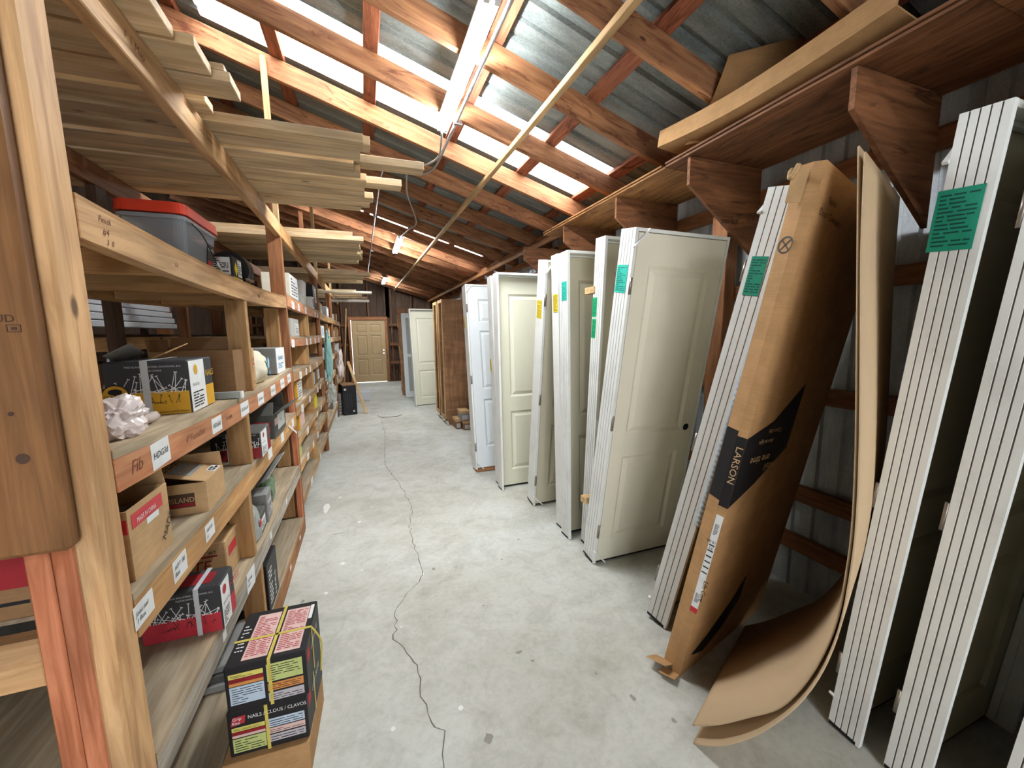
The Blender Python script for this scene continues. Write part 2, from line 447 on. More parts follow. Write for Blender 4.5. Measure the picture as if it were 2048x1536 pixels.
def carton(name, label, cat, loc, dims, mat, rotz=0., group=None, b=.004):
    me = cbox_mesh(*dims, b).copy()
    me.transform(Matrix.Translation((0, 0, dims[2] / 2))); me.materials.clear()
    o = link(name, me, mat, None, Matrix.Translation(loc) @ Matrix.Rotation(rotz, 4, 'Z'))
    return tag(o, label, cat, group)
def open_carton(name, label, cat, loc, dims, mat, flaps, rotz=0., inner=None, group=None):
    """thin-walled carton open at the top; flaps = {side: opening angle from closed, degrees}"""
    sx, sy, sz = dims; t = .004
    e = tag(empty(name, mtx=Matrix.Translation(loc) @ Matrix.Rotation(rotz, 4, 'Z')), label, cat, group)
    hx, hy = sx / 2, sy / 2
    vs = [(-hx, -hy, 0), (hx, -hy, 0), (hx, hy, 0), (-hx, hy, 0), (-hx, -hy, sz), (hx, -hy, sz), (hx, hy, sz), (-hx, hy, sz)]
    vi = [(x * (1 - t / hx), y * (1 - t / hy), z) for x, y, z in [(-hx, -hy, t), (hx, -hy, t), (hx, hy, t), (-hx, hy, t), (-hx, -hy, sz), (hx, -hy, sz), (hx, hy, sz), (-hx, hy, sz)]]
    fs = [[0, 1, 2, 3]] + [[k, (k + 1) % 4, 4 + (k + 1) % 4, 4 + k] for k in range(4)]
    fs += [[8, 9, 10, 11]] + [[8 + k, 8 + (k + 1) % 4, 12 + (k + 1) % 4, 12 + k] for k in range(4)]
    fs += [[4 + k, 4 + (k + 1) % 4, 12 + (k + 1) % 4, 12 + k] for k in range(4)]
    mesh('body', vs + vi, fs, mat, e)
    for side, (ang, ln) in flaps.items():
        a = math.radians(ang)
        if side in ('front', 'back'):
            s = -1 if side == 'front' else 1
            d = Vector((0, -s * math.cos(a), math.sin(a))); beam('flap', (0, s * hy, sz), Vector((0, s * hy, sz)) + d * ln, sx - .004, .004, mat, e, up=(0, s * math.sin(a) + .001, math.cos(a) + .001), b=.001)
        else:
            s = -1 if side == 'left' else 1
            d = Vector((-s * math.cos(a), 0, math.sin(a))); beam('flap', (s * hx, 0, sz), Vector((s * hx, 0, sz)) + d * ln, sy - .004, .004, mat, e, up=(s * math.sin(a) + .001, 0, math.cos(a) + .001), b=.001)
    if inner: box('contents', -hx + .008, hx - .008, -hy + .008, hy - .008, t, sz * inner[0], inner[1], e, .006)
    return e

# ================================================================== THE SETTING
def rz(x): return 3.24 - .30 * x            # underside of the rafters
SL = Vector((1, 0, -.30)).normalized(); UPN = Vector((.30, 0, 1)).normalized()

floor = structure(box('floor', -3.6, 2.45, -3.0, 13.9, -.12, 0, CONC, None, 0), 'worn pale concrete floor with a long crack')
floor.matrix_basis = Matrix.Translation((-.575, 5.45, -.06)); floor.data = cbox_mesh(6.05, 16.9, .12, 0); floor.data.materials.clear(); floor.data.materials.append(CONC)
FL = floor.matrix_basis.inverted()
def crackmesh(name, pts, w, mat, seed):
    rnd = random.Random(seed); P = []
    for a, b_ in zip(pts, pts[1:]):
        a = Vector(a); b_ = Vector(b_); n = max(2, int((b_ - a).length / .035))
        for k in range(n):
            p = a.lerp(b_, k / n); P.append(p + Vector((rnd.uniform(-.011, .011), rnd.uniform(-.008, .008), 0)))
    P.append(Vector(pts[-1])); vs = []; fs = []
    for i, p in enumerate(P):
        ww = w * rnd.uniform(.35, 1.0)
        vs += [(p.x - ww, p.y, .0008), (p.x + ww, p.y, .0008)]
        if i: fs.append([2 * i - 2, 2 * i - 1, 2 * i + 1, 2 * i])
    return mesh(name, vs, fs, mat, floor, FL)
crackmesh('crack', [(.21, 7.5, 0), (.22, 6.2, 0), (.17, 5.3, 0), (.15, 4.75, 0), (.26, 4.05, 0), (.32, 3.5, 0), (.26, 3.1, 0), (.26, 2.8, 0), (.275, 2.42, 0), (.09, 2.17, 0), (.06, 1.92, 0), (.13, 1.75, 0), (.155, 1.68, 0), (.145, 1.55, 0), (.17, 1.42, 0), (.20, 1.37, 0), (.18, 1.28, 0), (.17, 1.0, 0)], .0034, CRACK, 3)
crackmesh('crack', [(.275, 2.42, 0), (.40, 2.47, 0), (.60, 2.5, 0), (.9, 2.56, 0)], .0014, CRACK, 5)
crackmesh('crack', [(.06, 1.92, 0), (-.10, 1.93, 0), (-.2, 1.95, 0)], .0014, CRACK, 6)
crackmesh('crack', [(-.25, 2.2, 0), (.03, 2.27, 0)], .0014, CRACK, 8)
crackmesh('crack', [(-.2, 4.8, 0), (.15, 4.75, 0), (.6, 4.7, 0), (1.0, 4.85, 0)], .002, CRACK, 9)

# chips, paint drops and scuffs on the concrete
SPOTW = plain('dried white paint drop', 'dcdbd5', .7); SPOTD = plain('dark floor chip', '8f8a80', .8)
def spot(name, x, y, rx, ry, mat, seed):
    rnd = random.Random(seed); n = 11
    vs = [(x + rx * math.cos(2 * math.pi * k / n) * rnd.uniform(.6, 1.1), y + ry * math.sin(2 * math.pi * k / n) * rnd.uniform(.6, 1.1), .0007) for k in range(n)]
    mesh(name, vs, [list(range(n))], mat, floor, FL)
for k, (x, y, rx, ry) in enumerate(((-.40, 3.75, .03, .12), (-.30, 3.95, .02, .02), (-.12, 3.35, .018, .02), (-.22, 2.75, .02, .018), (-.30, 2.45, .016, .012), (-.36, 2.30, .02, .014), (-.10, 2.62, .008, .008), (.02, 1.45, .012, .012), (-.02, 3.6, .01, .01), (.10, 2.0, .006, .006), (.27, 2.43, .012, .01))): spot('paint_drop', x, y, rx, ry, SPOTW, k)
for k, (x, y, rx, ry) in enumerate(((.98, 1.22, .012, .022), (1.07, 1.08, .010, .014), (.90, 1.38, .008, .01), (.345, 2.46, .014, .018), (.62, 1.62, .022, .012), (.66, 1.55, .012, .01), (.36, 1.28, .02, .02), (-.42, 2.42, .012, .016), (.55, 2.0, .01, .006), (.8, 2.4, .01, .008), (.43, 1.05, .015, .01), (1.0, 2.6, .012, .01), (-.28, 3.2, .05, .008), (.1, 8.6, .16, .03))): spot('floor_chip', x, y, rx, ry, SPOTD, k + 40)

ceiling = structure(empty('ceiling'), 'sloping shed roof of red fir rafters under corrugated metal')
RY = [1.72 + .61 * n for n in range(-7, 20)]
for y in RY:
    beam('rafter', (-3.5, y, rz(-3.5) + .073), (2.40, y, rz(2.40) + .073), .040, .14, W_RAFT, ceiling, UPN, .003)
for x in (-2.98, -2.36, -1.75, -1.14, -.52, .10, .74, 1.38, 1.95, 2.28):
    p = Vector((x, 0, rz(x))) + UPN * .1615
    beam('purlin', (p.x, -2.9, p.z), (p.x, 13.45, p.z), .092, .036, W_PURL, ceiling, UPN, .002)
def sheet(name, y0, y1, x0, x1, mat, per=.155, hgt=.02):
    prof = []; y = y0
    while y < y1 - 1e-6:
        for dy, dz in ((0, 0), (.088, 0), (.100, hgt), (.128, hgt), (.140, 0)):
            if y + dy < y1 - 1e-6: prof.append((y + dy, dz))
        y += per
    prof.append((y1, 0))
    vs = []; fs = []
    for x in (x0, x1):
        for py, pz in prof:
            p = Vector((x, py, rz(x))) + UPN * (.181 + pz); vs.append(p)
    n = len(prof)
    for i in range(n - 1): fs.append([i, i + 1, n + i + 1, n + i])
    return mesh(name, vs, fs, mat, ceiling)
def roof_run(y0, y1, x0=-3.6, x1=2.62):
    n = max(1, round((y1 - y0) / .78))
    for k in range(n):
        sheet('roof_sheet', y0 + (y1 - y0) * k / n, y0 + (y1 - y0) * (k + 1) / n, x0, x1, ROOFM)
roof_run(-3.0, 2.88); roof_run(3.53, 6.60); roof_run(7.0, 13.9)
for a, b_ in ((2.88, 3.53), (6.60, 7.0)):
    roof_run(a, b_, -3.6, -.97); roof_run(a, b_, 1.97, 2.62)
    sheet('skylight_panel', a, b_, -.97, 1.97, SKYM, hgt=.012)
beam('brace_strip', (1.167, -2.85, rz(1.167) - .022), (.985, 13.3, rz(.985) - .022), .040, .036, W_PALE, ceiling)
for (x, y) in ((-.565, 3.53), (-.545, 5.94), (-.545, 8.4)):
    box('hanger_post', x - .019, x + .019, y - .04, y - .002, 2.346, rz(x) + .10, W_PALE, ceiling)
for y in (4.8, 7.3):
    box('hanger_post', -.86, -.80, y - .06, y - .022, 2.43, rz(-.83) + .1, W_RED, ceiling)

# right wall: pale corrugated siding on fir girts
wall_right = structure(empty('wall_right'), 'pale corrugated metal wall behind the leaning doors')
def wsheet(y0, y1, x, z1, parent, mat, sgn=1):
    prof = []; y = y0
    while y < y1 - 1e-6:
        for dy, dx in ((0, 0), (.05, 0), (.06, .014), (.09, .014), (.10, 0)):
            if y + dy < y1: prof.append((y + dy, dx * sgn))
        y += .11
    prof.append((y1, 0)); n = len(prof)
    vs = [(x + d, yy, 0) for yy, d in prof] + [(x + d, yy, z1) for yy, d in prof]
    return mesh('siding_sheet', vs, [[i, i + 1, n + i + 1, n + i] for i in range(n - 1)], mat, parent)
for k in range(18): wsheet(-3.0 + .94 * k, -3.0 + .94 * (k + 1), 2.33, 2.74, wall_right, WALLM)
for z in (.30, .60, 1.175, 1.775, 2.32): box('girt', 2.285, 2.328, -2.95, 13.4, z - .045, z + .045, W_RED, wall_right)
for y in (-1.2, 2.02, 4.46, 6.9, 9.3, 11.8): box('post', 2.19, 2.284, y - .06, y + .06, 0, 2.55, W_RED, wall_right)
box('plate', 2.24, 2.33, -2.95, 13.4, 2.50, 2.555, W_RED, wall_right)
# long ledger under the rafter ends in the far part
box('ledger', 2.03, 2.07, 3.2, 13.2, 2.575, 2.665, W_RAFT, wall_right)
box('ledger', 2.00, 2.03, 3.3, 13.2, 2.545, 2.60, W_PLY, wall_right)

# left wall, far behind the racks
wall_left = structure(empty('wall_left'), 'dark plank wall far behind the shelving')
for k in range(42): box('plank', -3.58, -3.55, -3.0 + .40 * k + .004, -2.6 + .40 * k - .004, 0, 4.45, W_DARK, wall_left)
for z in (.6, 1.5, 2.4, 3.3): box('girt', -3.549, -3.50, -2.95, 13.4, z - .045, z + .045, W_STUD, wall_left)

# wall behind the viewpoint, with the open doorway that lets daylight in
wall_front = structure(empty('wall_front'), 'plank wall behind the viewpoint with an open doorway')
for k in range(20):
    x = -3.55 + .294 * k; x2 = x + .292
    box('plank', x, x2, -3.02, -3.0, 2.7 if -1.2 < (x + x2) / 2 < 0.75 else 0, 3.42 - .3 * x2, W_DARK, wall_front)

# end wall with its door
YB = 13.5
wall_back = structure(empty('wall_back'), 'dark plank end wall with bare studs')
DX0, DX1, DZ = -.40, .70, 2.03
x = -3.55
while x < 2.33:
    x2 = min(x + .19, 2.33); zt = 3.40 - .30 * x2
    cuts = [(0, zt)]
    if x2 > DX0 and x < DX1: cuts = [(DZ + .03, zt)]
    for z0, z1 in cuts:
        if x < DX0 < x2: box('plank', x, DX0, YB, YB + .022, 0, z1, W_DARK, wall_back)
        a0 = max(x, DX0) if x < DX0 < x2 else x
        if x < DX1 < x2: box('plank', DX1, x2, YB, YB + .022, 0, z1, W_DARK, wall_back)
        box('plank', a0 + .0015, x2 - .0015, YB, YB + .022, z0, z1, W_DARK, wall_back)
    x = x2
for a, b_, c_ in ((-3.6, DX0 - .04, 0), (DX1 + .02, 2.4, 0), (DX0 - .04, DX1 + .02, DZ + .05)):  # backing added behind the planks to stop daylight leaking between them
    prism('added_backing', [(a, c_), (b_, c_), (b_, 3.42 - .3 * b_), (a, 3.42 - .3 * a)], 'y', YB + .023, YB + .03, W_DARK, wall_back)
for sx, z0 in ((-2.9, 0), (-2.3, 0), (-1.7, 0), (-1.1, 0), (-.62, 0), (.17, DZ + .05), (.86, 0), (1.5, 0), (2.1, 0)):
    box('stud', sx - .019, sx + .019, YB - .09, YB - .001, z0, rz(sx) - .02, W_STUD, wall_back)
for z in (.62, 1.22, 1.83):
    for a, b_ in ((-3.5, -.47), (.77, 2.3)): box('girt', a, b_, YB - .13, YB - .091, z - .045, z + .045, W_STUD, wall_back)
door_1 = structure(empty('door_1', (0, YB, 0)), 'tan six panel door in the end wall, daylight leaking round it')
for a, b_ in ((DX0 - .05, DX0 + .03), (DX1 - .055, DX1 + .03)): box('door_frame', a, b_, -.075, .03, 0, DZ + .02, W_RED, door_1)
box('door_frame', DX0 - .05, DX1 + .03, -.078, .028, DZ - .04, DZ + .06, W_RED, door_1)

def slab(parent, x0, x1, z0, z1, y0, y1, mat, panels, name='door_slab', dep=.013):
    """door leaf with moulded panels on its -Y face; panels (fractions of the leaf) are raised fields of their own"""
    W, H = x1 - x0, z1 - z0
    xs = sorted({0, W} | {round(p[0] * W, 5) for p in panels} | {round(p[1] * W, 5) for p in panels})
    zs = sorted({0, H} | {round(p[2] * H, 5) for p in panels} | {round(p[3] * H, 5) for p in panels})
    V = []; F = []; idx = {}
    def v(x, y, z):
        k = (round(x, 5), round(y, 5), round(z, 5))
        if k not in idx: idx[k] = len(V); V.append((x0 + x, y, z0 + z))
        return idx[k]
    rect = [(round(p[0] * W, 5), round(p[1] * W, 5), round(p[2] * H, 5), round(p[3] * H, 5)) for p in panels]
    for a, b_ in zip(xs, xs[1:]):
        for c, d in zip(zs, zs[1:]):
            if any(r[0] <= a + 1e-6 and b_ <= r[1] + 1e-6 and r[2] <= c + 1e-6 and d <= r[3] + 1e-6 for r in rect): continue
            F.append([v(a, y0, c), v(b_, y0, c), v(b_, y0, d), v(a, y0, d)])
    m = .020
    for r in rect:
        # split the rim wherever the grid splits it so the mesh stays closed
        i0, i1, i2, i3 = (v(r[0] + m, y0 + dep, r[2] + m), v(r[1] - m, y0 + dep, r[2] + m), v(r[1] - m, y0 + dep, r[3] - m), v(r[0] + m, y0 + dep, r[3] - m))
        F.append([v(x, y0, r[2]) for x in xs if r[0] - 1e-6 <= x <= r[1] + 1e-6] + [i1, i0])
        F.append([v(x, y0, r[3]) for x in reversed(xs) if r[0] - 1e-6 <= x <= r[1] + 1e-6] + [i3, i2])
        F.append([v(r[1], y0, z) for z in zs if r[2] - 1e-6 <= z <= r[3] + 1e-6] + [i2, i1])
        F.append([v(r[0], y0, z) for z in reversed(zs) if r[2] - 1e-6 <= z <= r[3] + 1e-6] + [i0, i3])
        F.append([i0, i1, i2, i3])
    F.append([v(0, y1, 0), v(0, y1, H), v(W, y1, H), v(W, y1, 0)])
    F.append([v(x, y0, 0) for x in xs] + [v(W, y1, 0), v(0, y1, 0)])
    F.append([v(x, y0, H) for x in reversed(xs)] + [v(0, y1, H), v(W, y1, H)])
    F.append([v(0, y0, z) for z in reversed(zs)] + [v(0, y1, 0), v(0, y1, H)])
    F.append([v(W, y0, z) for z in zs] + [v(W, y1, H), v(W, y1, 0)])
    s = mesh(name, V, F, mat, parent)
    for r in rect:
        a, b_, c, d = x0 + r[0] + m, x0 + r[1] - m, z0 + r[2] + m, z0 + r[3] - m
        q = min(.032, (b_ - a) * .25, (d - c) * .25); yb, yt = y0 + dep - .0002, y0 + .0015
        mesh('panel', [(a, yb, c), (b_, yb, c), (b_, yb, d), (a, yb, d), (a + q, yt, c + q), (b_ - q, yt, c + q), (b_ - q, yt, d - q), (a + q, yt, d - q)],
             [[4, 5, 6, 7], [0, 1, 5, 4], [1, 2, 6, 5], [2, 3, 7, 6], [3, 0, 4, 7]], mat, s)
    return s
SIX = [(.13, .45, .80, .93), (.55, .87, .80, .93), (.13, .45, .43, .755), (.55, .87, .43, .755), (.13, .45, .11, .375), (.55, .87, .11, .375)]
TWO = [(.15, .85, .435, .92), (.15, .85, .075, .365)]
s_ = slab(door_1, DX0 + .042, DX1 - .0555, .024, DZ - .0405, -.045, -.005, TANP, SIX)
for z in (.93, 1.03):
    mesh('lock_plate', [(.575 + .028 * math.cos(k * math.pi / 8), yy, z + .028 * math.sin(k * math.pi / 8)) for yy in (-.047, -.062) for k in range(16)],
         [list(range(16)), list(range(16, 32))] + [[k, (k + 1) % 16, 16 + (k + 1) % 16, 16 + k] for k in range(16)], plain('polished lock plate %.2f' % z, 'e6e6e2', .2, .9), s_)

# ================================================================== OVERHEAD LIGHTS AND WIRING
def fixture(y0, label):
    X, Z = .62, 3.018
    e = tag(empty('fluorescent_light', (X, y0, Z)), label, 'light', 'fluorescent lights down the aisle')
    prism('housing', [(-.045, .022), (-.038, .019), (.038, .019), (.045, .022), (.045, .034), (-.045, .034)], 'y', 0, 1.22, plain('white fixture enamel', 'd2d2cc', .4) if 'white fixture enamel' not in MATS else MATS['white fixture enamel'], e)
    for sx in (-.024, .024):
        tube('lamp_tube', [(sx, .03, 0), (sx, 1.19, 0)], .0175, TUBEM, e, 10)
        for yy in (.012, 1.208): box('lamp_socket', sx - .014, sx + .014, yy - .01, yy + .01, -.02, .018, WHITEP, e, .002)
    for yy in (.2, 1.0):
        box('hanger_bracket', -.012, .012, yy - .012, yy + .012, .0345, .12, STEEL, e, .001)
fixture(1.86, 'lit twin tube fluorescent light nearest, bright under the rafters above the aisle')
fixture(6.55, 'second lit fluorescent light down the aisle, hanging below the small far skylight')
fixture(11.3, 'farthest and smallest lit fluorescent light near the end wall')
fixture(-2.83, 'fluorescent light overhead behind the viewpoint')
c = tag(empty('conduit', (0, 0, 0)), 'galvanised conduit strapped beneath the rafters beside the nearest light', 'conduit')
tube('conduit_pipe', smooth_path([(.72, -2.4, rz(.72) - .018), (.715, .4, rz(.715) - .018), (.70, 2.0, rz(.70) - .018), (.69, 3.45, rz(.69) - .018), (.672, 3.75, rz(.67) - .03), (.60, 3.92, rz(.6) - .05), (.49, 3.97, rz(.49) - .05)]), .012, EMT, c)
for y in (1.74, 2.94): box('pipe_strap', .675, .735, y - .012, y + .012, rz(.70) - .034, rz(.70) - .002, EMT, c, .001)
box('junction_box', .40, .49, 3.90, 4.0, rz(.45) - .085, rz(.45) - .028, STEEL, c, .004)
c = tag(empty('conduit', (0, 0, 0)), 'thin conduit running from the junction box toward the end wall', 'conduit')
tube('conduit_pipe', smooth_path([(.41, 3.96, rz(.41) - .05), (.30, 4.0, rz(.3) - .04), (.26, 4.4, rz(.26) - .02), (.245, 5.2, rz(.245) - .014), (.205, 9.9, rz(.2) - .014), (.19, 11.6, rz(.19) - .014)]), .010, EMT, c)
for y in (4.77, 5.99, 8.43): box('pipe_strap', .21, .27, y - .012, y + .012, rz(.24) - .028, rz(.24), EMT, c, .001)
tag(tube('cable', smooth_path([(.62, 3.09, 3.0), (.635, 3.2, 2.98), (.65, 3.4, 2.96), (.60, 3.62, 2.98), (.52, 3.84, 3.03), (.47, 3.94, 3.05)]), .0085, CABLE), 'grey flexible cable drooping from nearest light to junction box', 'cable')
tag(tube('cable', smooth_path([(.46, 4.0, 3.03), (.50, 4.4, 2.98), (.60, 4.8, 2.94), (.70, 5.3, 2.92), (.66, 5.8, 2.96), (.62, 6.56, 3.04)]), .0085, CABLE), 'looping grey cable between junction box and second light', 'cable')

# ================================================================== OVERHEAD PLYWOOD SHELF ON THE RIGHT
sh = tag(empty('overhead_shelf', (0, 0, 0)), 'long red brown plywood overhead shelf on cut brackets above the doors', 'shelf')
for a, b_, dz in ((-1.5, .72, 0), (.72, 2.0, .004), (2.0, 3.70, 0)):
    box('shelf_board', 1.72, 2.28, a, b_ - .002, 2.486 + dz, 2.498 + dz, W_PLYRED if a < 2 else W_PLY, sh, .001)
    box('shelf_board', 1.715, 2.28, a + .03, b_ - .002, 2.503 + dz, 2.514 + dz, W_PLYRED if a < 2 else W_PLY, sh, .001)
for y in (-.4, .36, 1.04, 1.83, 2.51, 3.30, 4.25):
    o = prism('bracket', [(1.735, 2.486), (1.735, 2.34), (2.28, 1.96), (2.28, 2.486)], 'y', y - .010, y + .010, W_PLYRED, sh)
tb = tag(empty('cardboard_trough', mtx=frame((1.80, .90, 2.575), (1.80, 2.02, 2.635), (0.12, 0, 1))[0]), 'long bent tan cardboard trough lying on the overhead shelf edge', 'cardboard')
L = 1.12; n = 12; vs = []; fs = []
for i in range(n + 1):
    t = i / n; xx = -L / 2 + L * t; sg = -.03 * math.sin(math.pi * t) + (.03 * (1 - t) ** 2)
    for (yy, zz) in ((.10, -.045), (-.12, -.045), (-.12, .045), (-.06, .05), (-.06, .044), (-.114, .039), (-.114, -.039), (.10, -.039)):
        vs.append((xx, yy, zz + sg))
for i in range(n):
    for k in range(8):
        a = i * 8 + k; b_ = i * 8 + (k + 1) % 8; fs.append([a, b_, b_ + 8, a + 8])
fs += [list(range(8)), list(range(n * 8, n * 8 + 8))]
for q in range(len(vs)): vs[q] = (vs[q][0], -vs[q][1], vs[q][2])
mesh('trough', vs, fs, CARD, tb)
def curved_sheet(name, label, cat, pts, x0, x1, th, mat, dxdz=0., group=None, skew=(0., 0.)):
    """sheet with a curved section (pts in Y,Z), running from x0 to x1"""
    P = smooth_path([(0, y, z) for y, z in pts], 5); vs = []; fs = []; m = len(P)
    for side in (0, 1):
        for i, p in enumerate(P):
            t = (P[min(i + 1, m - 1)] - P[max(i - 1, 0)]).normalized(); nrm = Vector((0, -t.z, t.y)) * (th if side else 0)
            for xx in (x0, x1): vs.append((xx + dxdz * p.z, p.y + nrm.y + (xx - x0) * (skew[0] + skew[1] * p.z), p.z + nrm.z))
    for s in (0, 1):
        o = s * 2 * m
        for i in range(m - 1): fs.append([o + 2 * i, o + 2 * i + 1, o + 2 * i + 3, o + 2 * i + 2])
    for i in range(m - 1):
        for k in (0, 1): fs.append([2 * i + k, 2 * i + 2 + k, 2 * m + 2 * i + 2 + k, 2 * m + 2 * i + k])
    fs += [[0, 1, 2 * m + 1, 2 * m], [2 * m - 2, 2 * m - 1, 4 * m - 1, 4 * m - 2]]
    return tag(mesh(name, vs, fs, mat, None, None, True), label, cat, group)
curved_sheet('cardboard_sheet', 'curled brown cardboard sheet standing up behind the trough', 'cardboard', [(1.60, 2.86), (1.63, 2.80), (1.68, 2.72), (1.75, 2.64), (1.86, 2.56)], 1.735, 2.0, .004, CARD, 0., None, (-1.0, 0.))
o = tag(mesh('wood_offcut', [(1.97 + .05 * math.cos(a) * (1 + .1 * math.sin(3 * a)), 1.30 + dy, 2.61 + .085 * math.sin(a) + dy * .1) for dy in (0, .30) for a in [k * math.pi / 5 for k in range(10)]],
     [list(range(10)), list(range(10, 20))] + [[k, (k + 1) % 10, 10 + (k + 1) % 10, 10 + k] for k in range(10)], W_PLYRED), 'rounded dark wood offcut lying on the overhead shelf', 'offcut')

# ================================================================== WOODEN SHELVING DOWN THE LEFT SIDE
XF, XB = -.522, -1.12
rack = tag(empty('wooden_shelving', (0, 0, 0)), 'long homemade wooden shelving rack of dusty studs and sagging boards', 'shelving')
PB = [1.075, 3.395, 5.738, 8.07, 10.40]
# nearest post: flat side to the aisle, doubled with reddish studs and a scab plank
box('post', -.560, XF, .985, 1.075, 0, 2.345, W_NEAR, rack, .006)
box('post', -.599, -.561, .992, 1.072, 0, 2.345, W_PINK, rack, .004)
box('post', -.638, -.600, .992, 1.072, 0, 2.345, W_PINK, rack, .004)
box('scab_plank', -.74, -.541, .946, .984, 1.139, 2.75, W_SCAB, rack, .010)
MS = M4((1, 0, 0), (0, 0, 1), (0, -1, 0), (0, .946, 0))
text(rack, MS, -.6085, 1.5665, .0185, 'STUD', INKB, 'grade_stamp')
for u0, v0, u1, v1 in ((-.575, 1.549, -.556, 1.5505), (-.575, 1.561, -.556, 1.5625), (-.575, 1.549, -.5735, 1.5625), (-.5575, 1.549, -.556, 1.5625), (-.569, 1.553, -.562, 1.558)): decal(rack, MS, u0, v0, u1, v1, INKB, 'grade_stamp')
disc(rack, MS, -.583, 1.325, .0095, INKB, 'knot')
disc(rack, MS, -.588, 1.407, .004, INKB, 'knot')
# other posts
for i, y in enumerate(PB[1:]):
    box('post', -.615, XF, y - .038, y, 0, 2.345, W_RED, rack, .004)
    box('post', -.560, -.524, y - .078, y - .039, .0, 1.20 if i == 0 else 2.3, W_PINK if i == 0 else W_RED, rack, .003)
    for z0, z1 in ((.14, .44), (.55, .845), (1.305, 1.735)) if i == 0 else ((1.3, 1.7),): box('support_block', -.665, -.575, y - .080, y - .042, z0, z1, W_TAN, rack, .004)
for y in PB: box('post', XB - .05, XB - .012, y - .09, y, 0, 2.244, W_RED, rack, .003)
box('post', XB - .05, XB - .012, 2.49, 2.58, 0, 2.244, W_DARK, rack, .003)
# headers and the shelf levels
for a, b_ in zip(PB, PB[1:]):
    box('header', -.560, XF + .001, a - .085 if a < 2 else a - .04, b_ - .039, 2.245, 2.345, W_NEAR if a < 2 else W_TAN, rack)
    box('header', XB - .049, XB - .012, a, b_, 2.245, 2.345, W_RED, rack)
    box('header', -2.35, -2.31, a, b_, 2.245, 2.345, W_RED, rack)
    for x in (-2.33,): box('post', x - .02, x + .02, a - .09, a, 0, 2.245, W_DARK, rack)
def level(a, b_, ztop, zbot, sag, rail_mat, board_mat, deep=True, bt=.018, x1=XF, joists=False):
    sagbox('shelf_board', XB if deep else -.9, x1, a, b_, ztop - bt, ztop, sag, board_mat, rack)
    sagbox('rail', -.560, x1 + .001, a, b_, zbot, ztop - bt - .0006, sag, rail_mat, rack)
    sagbox('rail', XB - .011, XB + .028, a, b_, zbot, ztop - bt - .0006, sag, W_TAN, rack)
    if joists:
        for k in range(1, 5):
            y = a + (b_ - a) * k / 5; t = k / 5
            box('joist', XB + .03, -.562, y - .018, y + .018, zbot + .005 - sag * 4 * t * (1 - t), ztop - bt - .001 - sag * 4 * t * (1 - t), W_TAN, rack)
A1, B1 = 1.077, 3.355
level(A1, B1, 1.825, 1.738, .030, W_NEAR, W_TAN, joists=True, bt=.010)
level(A1, B1, 1.296, 1.201, .026, W_ORANGE, W_DUSTY, bt=.020)
level(A1, B1, .962, .853, .016, W_TAN, W_DUSTY, bt=.018)
level(A1, B1, .547, .457, .012, W_GREY, W_DUSTY)
box('shelf_board', XB, XF, 1.0, B1, .112, .130, W_DUSTY, rack)
box('toe_board', -.560, XF + .002, 1.0, B1, 0, .111, W_CAB, rack)
def sg(ztop, sag, y): t = (y - A1) / (B1 - A1); return ztop - sag * 4 * t * (1 - t)
for y, z0, z1 in ((2.26, sg(1.296, .026, 2.26), 1.709), (2.11, sg(.962, .016, 2.1), 1.175), (2.02, sg(.547, .012, 2.02), .838), (2.09, .130, .446)):
    box('divider', -.61, XF - .001, y - .019, y + .019, z0 + .0005, z1, W_TAN, rack)
# second bay
A2, B2 = 3.397, 5.698
for zt, zb, dp in ((1.850, 1.755, 1), (1.535, 1.455, 1), (1.262, 1.185, 1), (.985, .912, 1), (.740, .672, 1), (.530, .462, 1), (.262, .20, 1)):
    level(A2, B2, zt, zb, .014 if zt > 1 else .006, W_ORANGE if zt > 1.4 else W_TAN, W_DUSTY, bt=.014)
for y, z0, z1 in ((4.55, 1.535, 1.74), (4.4, 1.262, 1.445), (4.62, .985, 1.175), (4.5, .74, .905), (4.5, .53, .665), (4.5, .262, .455)):
    box('divider', -.72, XF - .001, y - .019, y + .019, z0 - .012, z1 + .003, W_TAN, rack)
for a, b_ in zip(PB[2:], PB[3:]):
    for zt in (1.83, 1.50, 1.20, .90, .60, .30):
        level(a + .002, b_ - .04, zt, zt - .085, .006, W_TAN, W_DUSTY, bt=.014)
    for zt in (1.50, .90, .60): box('divider', -.70, XF - .001, (a + b_) / 2 - .019, (a + b_) / 2 + .019, zt - .005, zt + .205, W_TAN, rack)
# nearest end: a cross rail seen left of the near post
box('rail', -1.10, -.64, 1.0, 1.04, .84, .945, W_NEAR, rack)
box('rail', -1.10, -.64, 1.0, 1.04, .43, .53, W_TAN, rack)

# writing and paper labels on the rails (rack parts)
def MR(z0=0): return M4((0, 1, 0), (0, 0, 1), (1, 0, 0), (XF + .0012, 0, z0))
def label_at(y, z, w, h, s, size=.03, s2=None, rot=0., sag=(1.25, .026), two=False, mat=WHITEP):
    t = (y - A1) / (B1 - A1); dz = -sag[1] * 4 * t * (1 - t) if 0 < t < 1 else 0
    M = MR() @ Matrix.Translation((y, z + dz, 0)) @ Matrix.Rotation(rot, 4, 'Z')
    p = decal(rack, M, -w / 2, -h / 2, w / 2, h / 2, mat, 'paper_label')
    if s:
        T = Matrix.Translation((-w * .43, -size * .32 + (size * .5 if s2 else 0), .0010))
        link('lettering', text_mesh(s, size, .25), INK, p, T)
        if s2: link('lettering', text_mesh(s2, size, .25), INK, p, Matrix.Translation((-w * .43, -size * .9, .0010)))
    return p
label_at(1.275, 1.243, .098, .068, 'HDG3d', .0245, rot=.04)
label_at(1.70, 1.240, .100, .055, 'HDG6d', .0245)
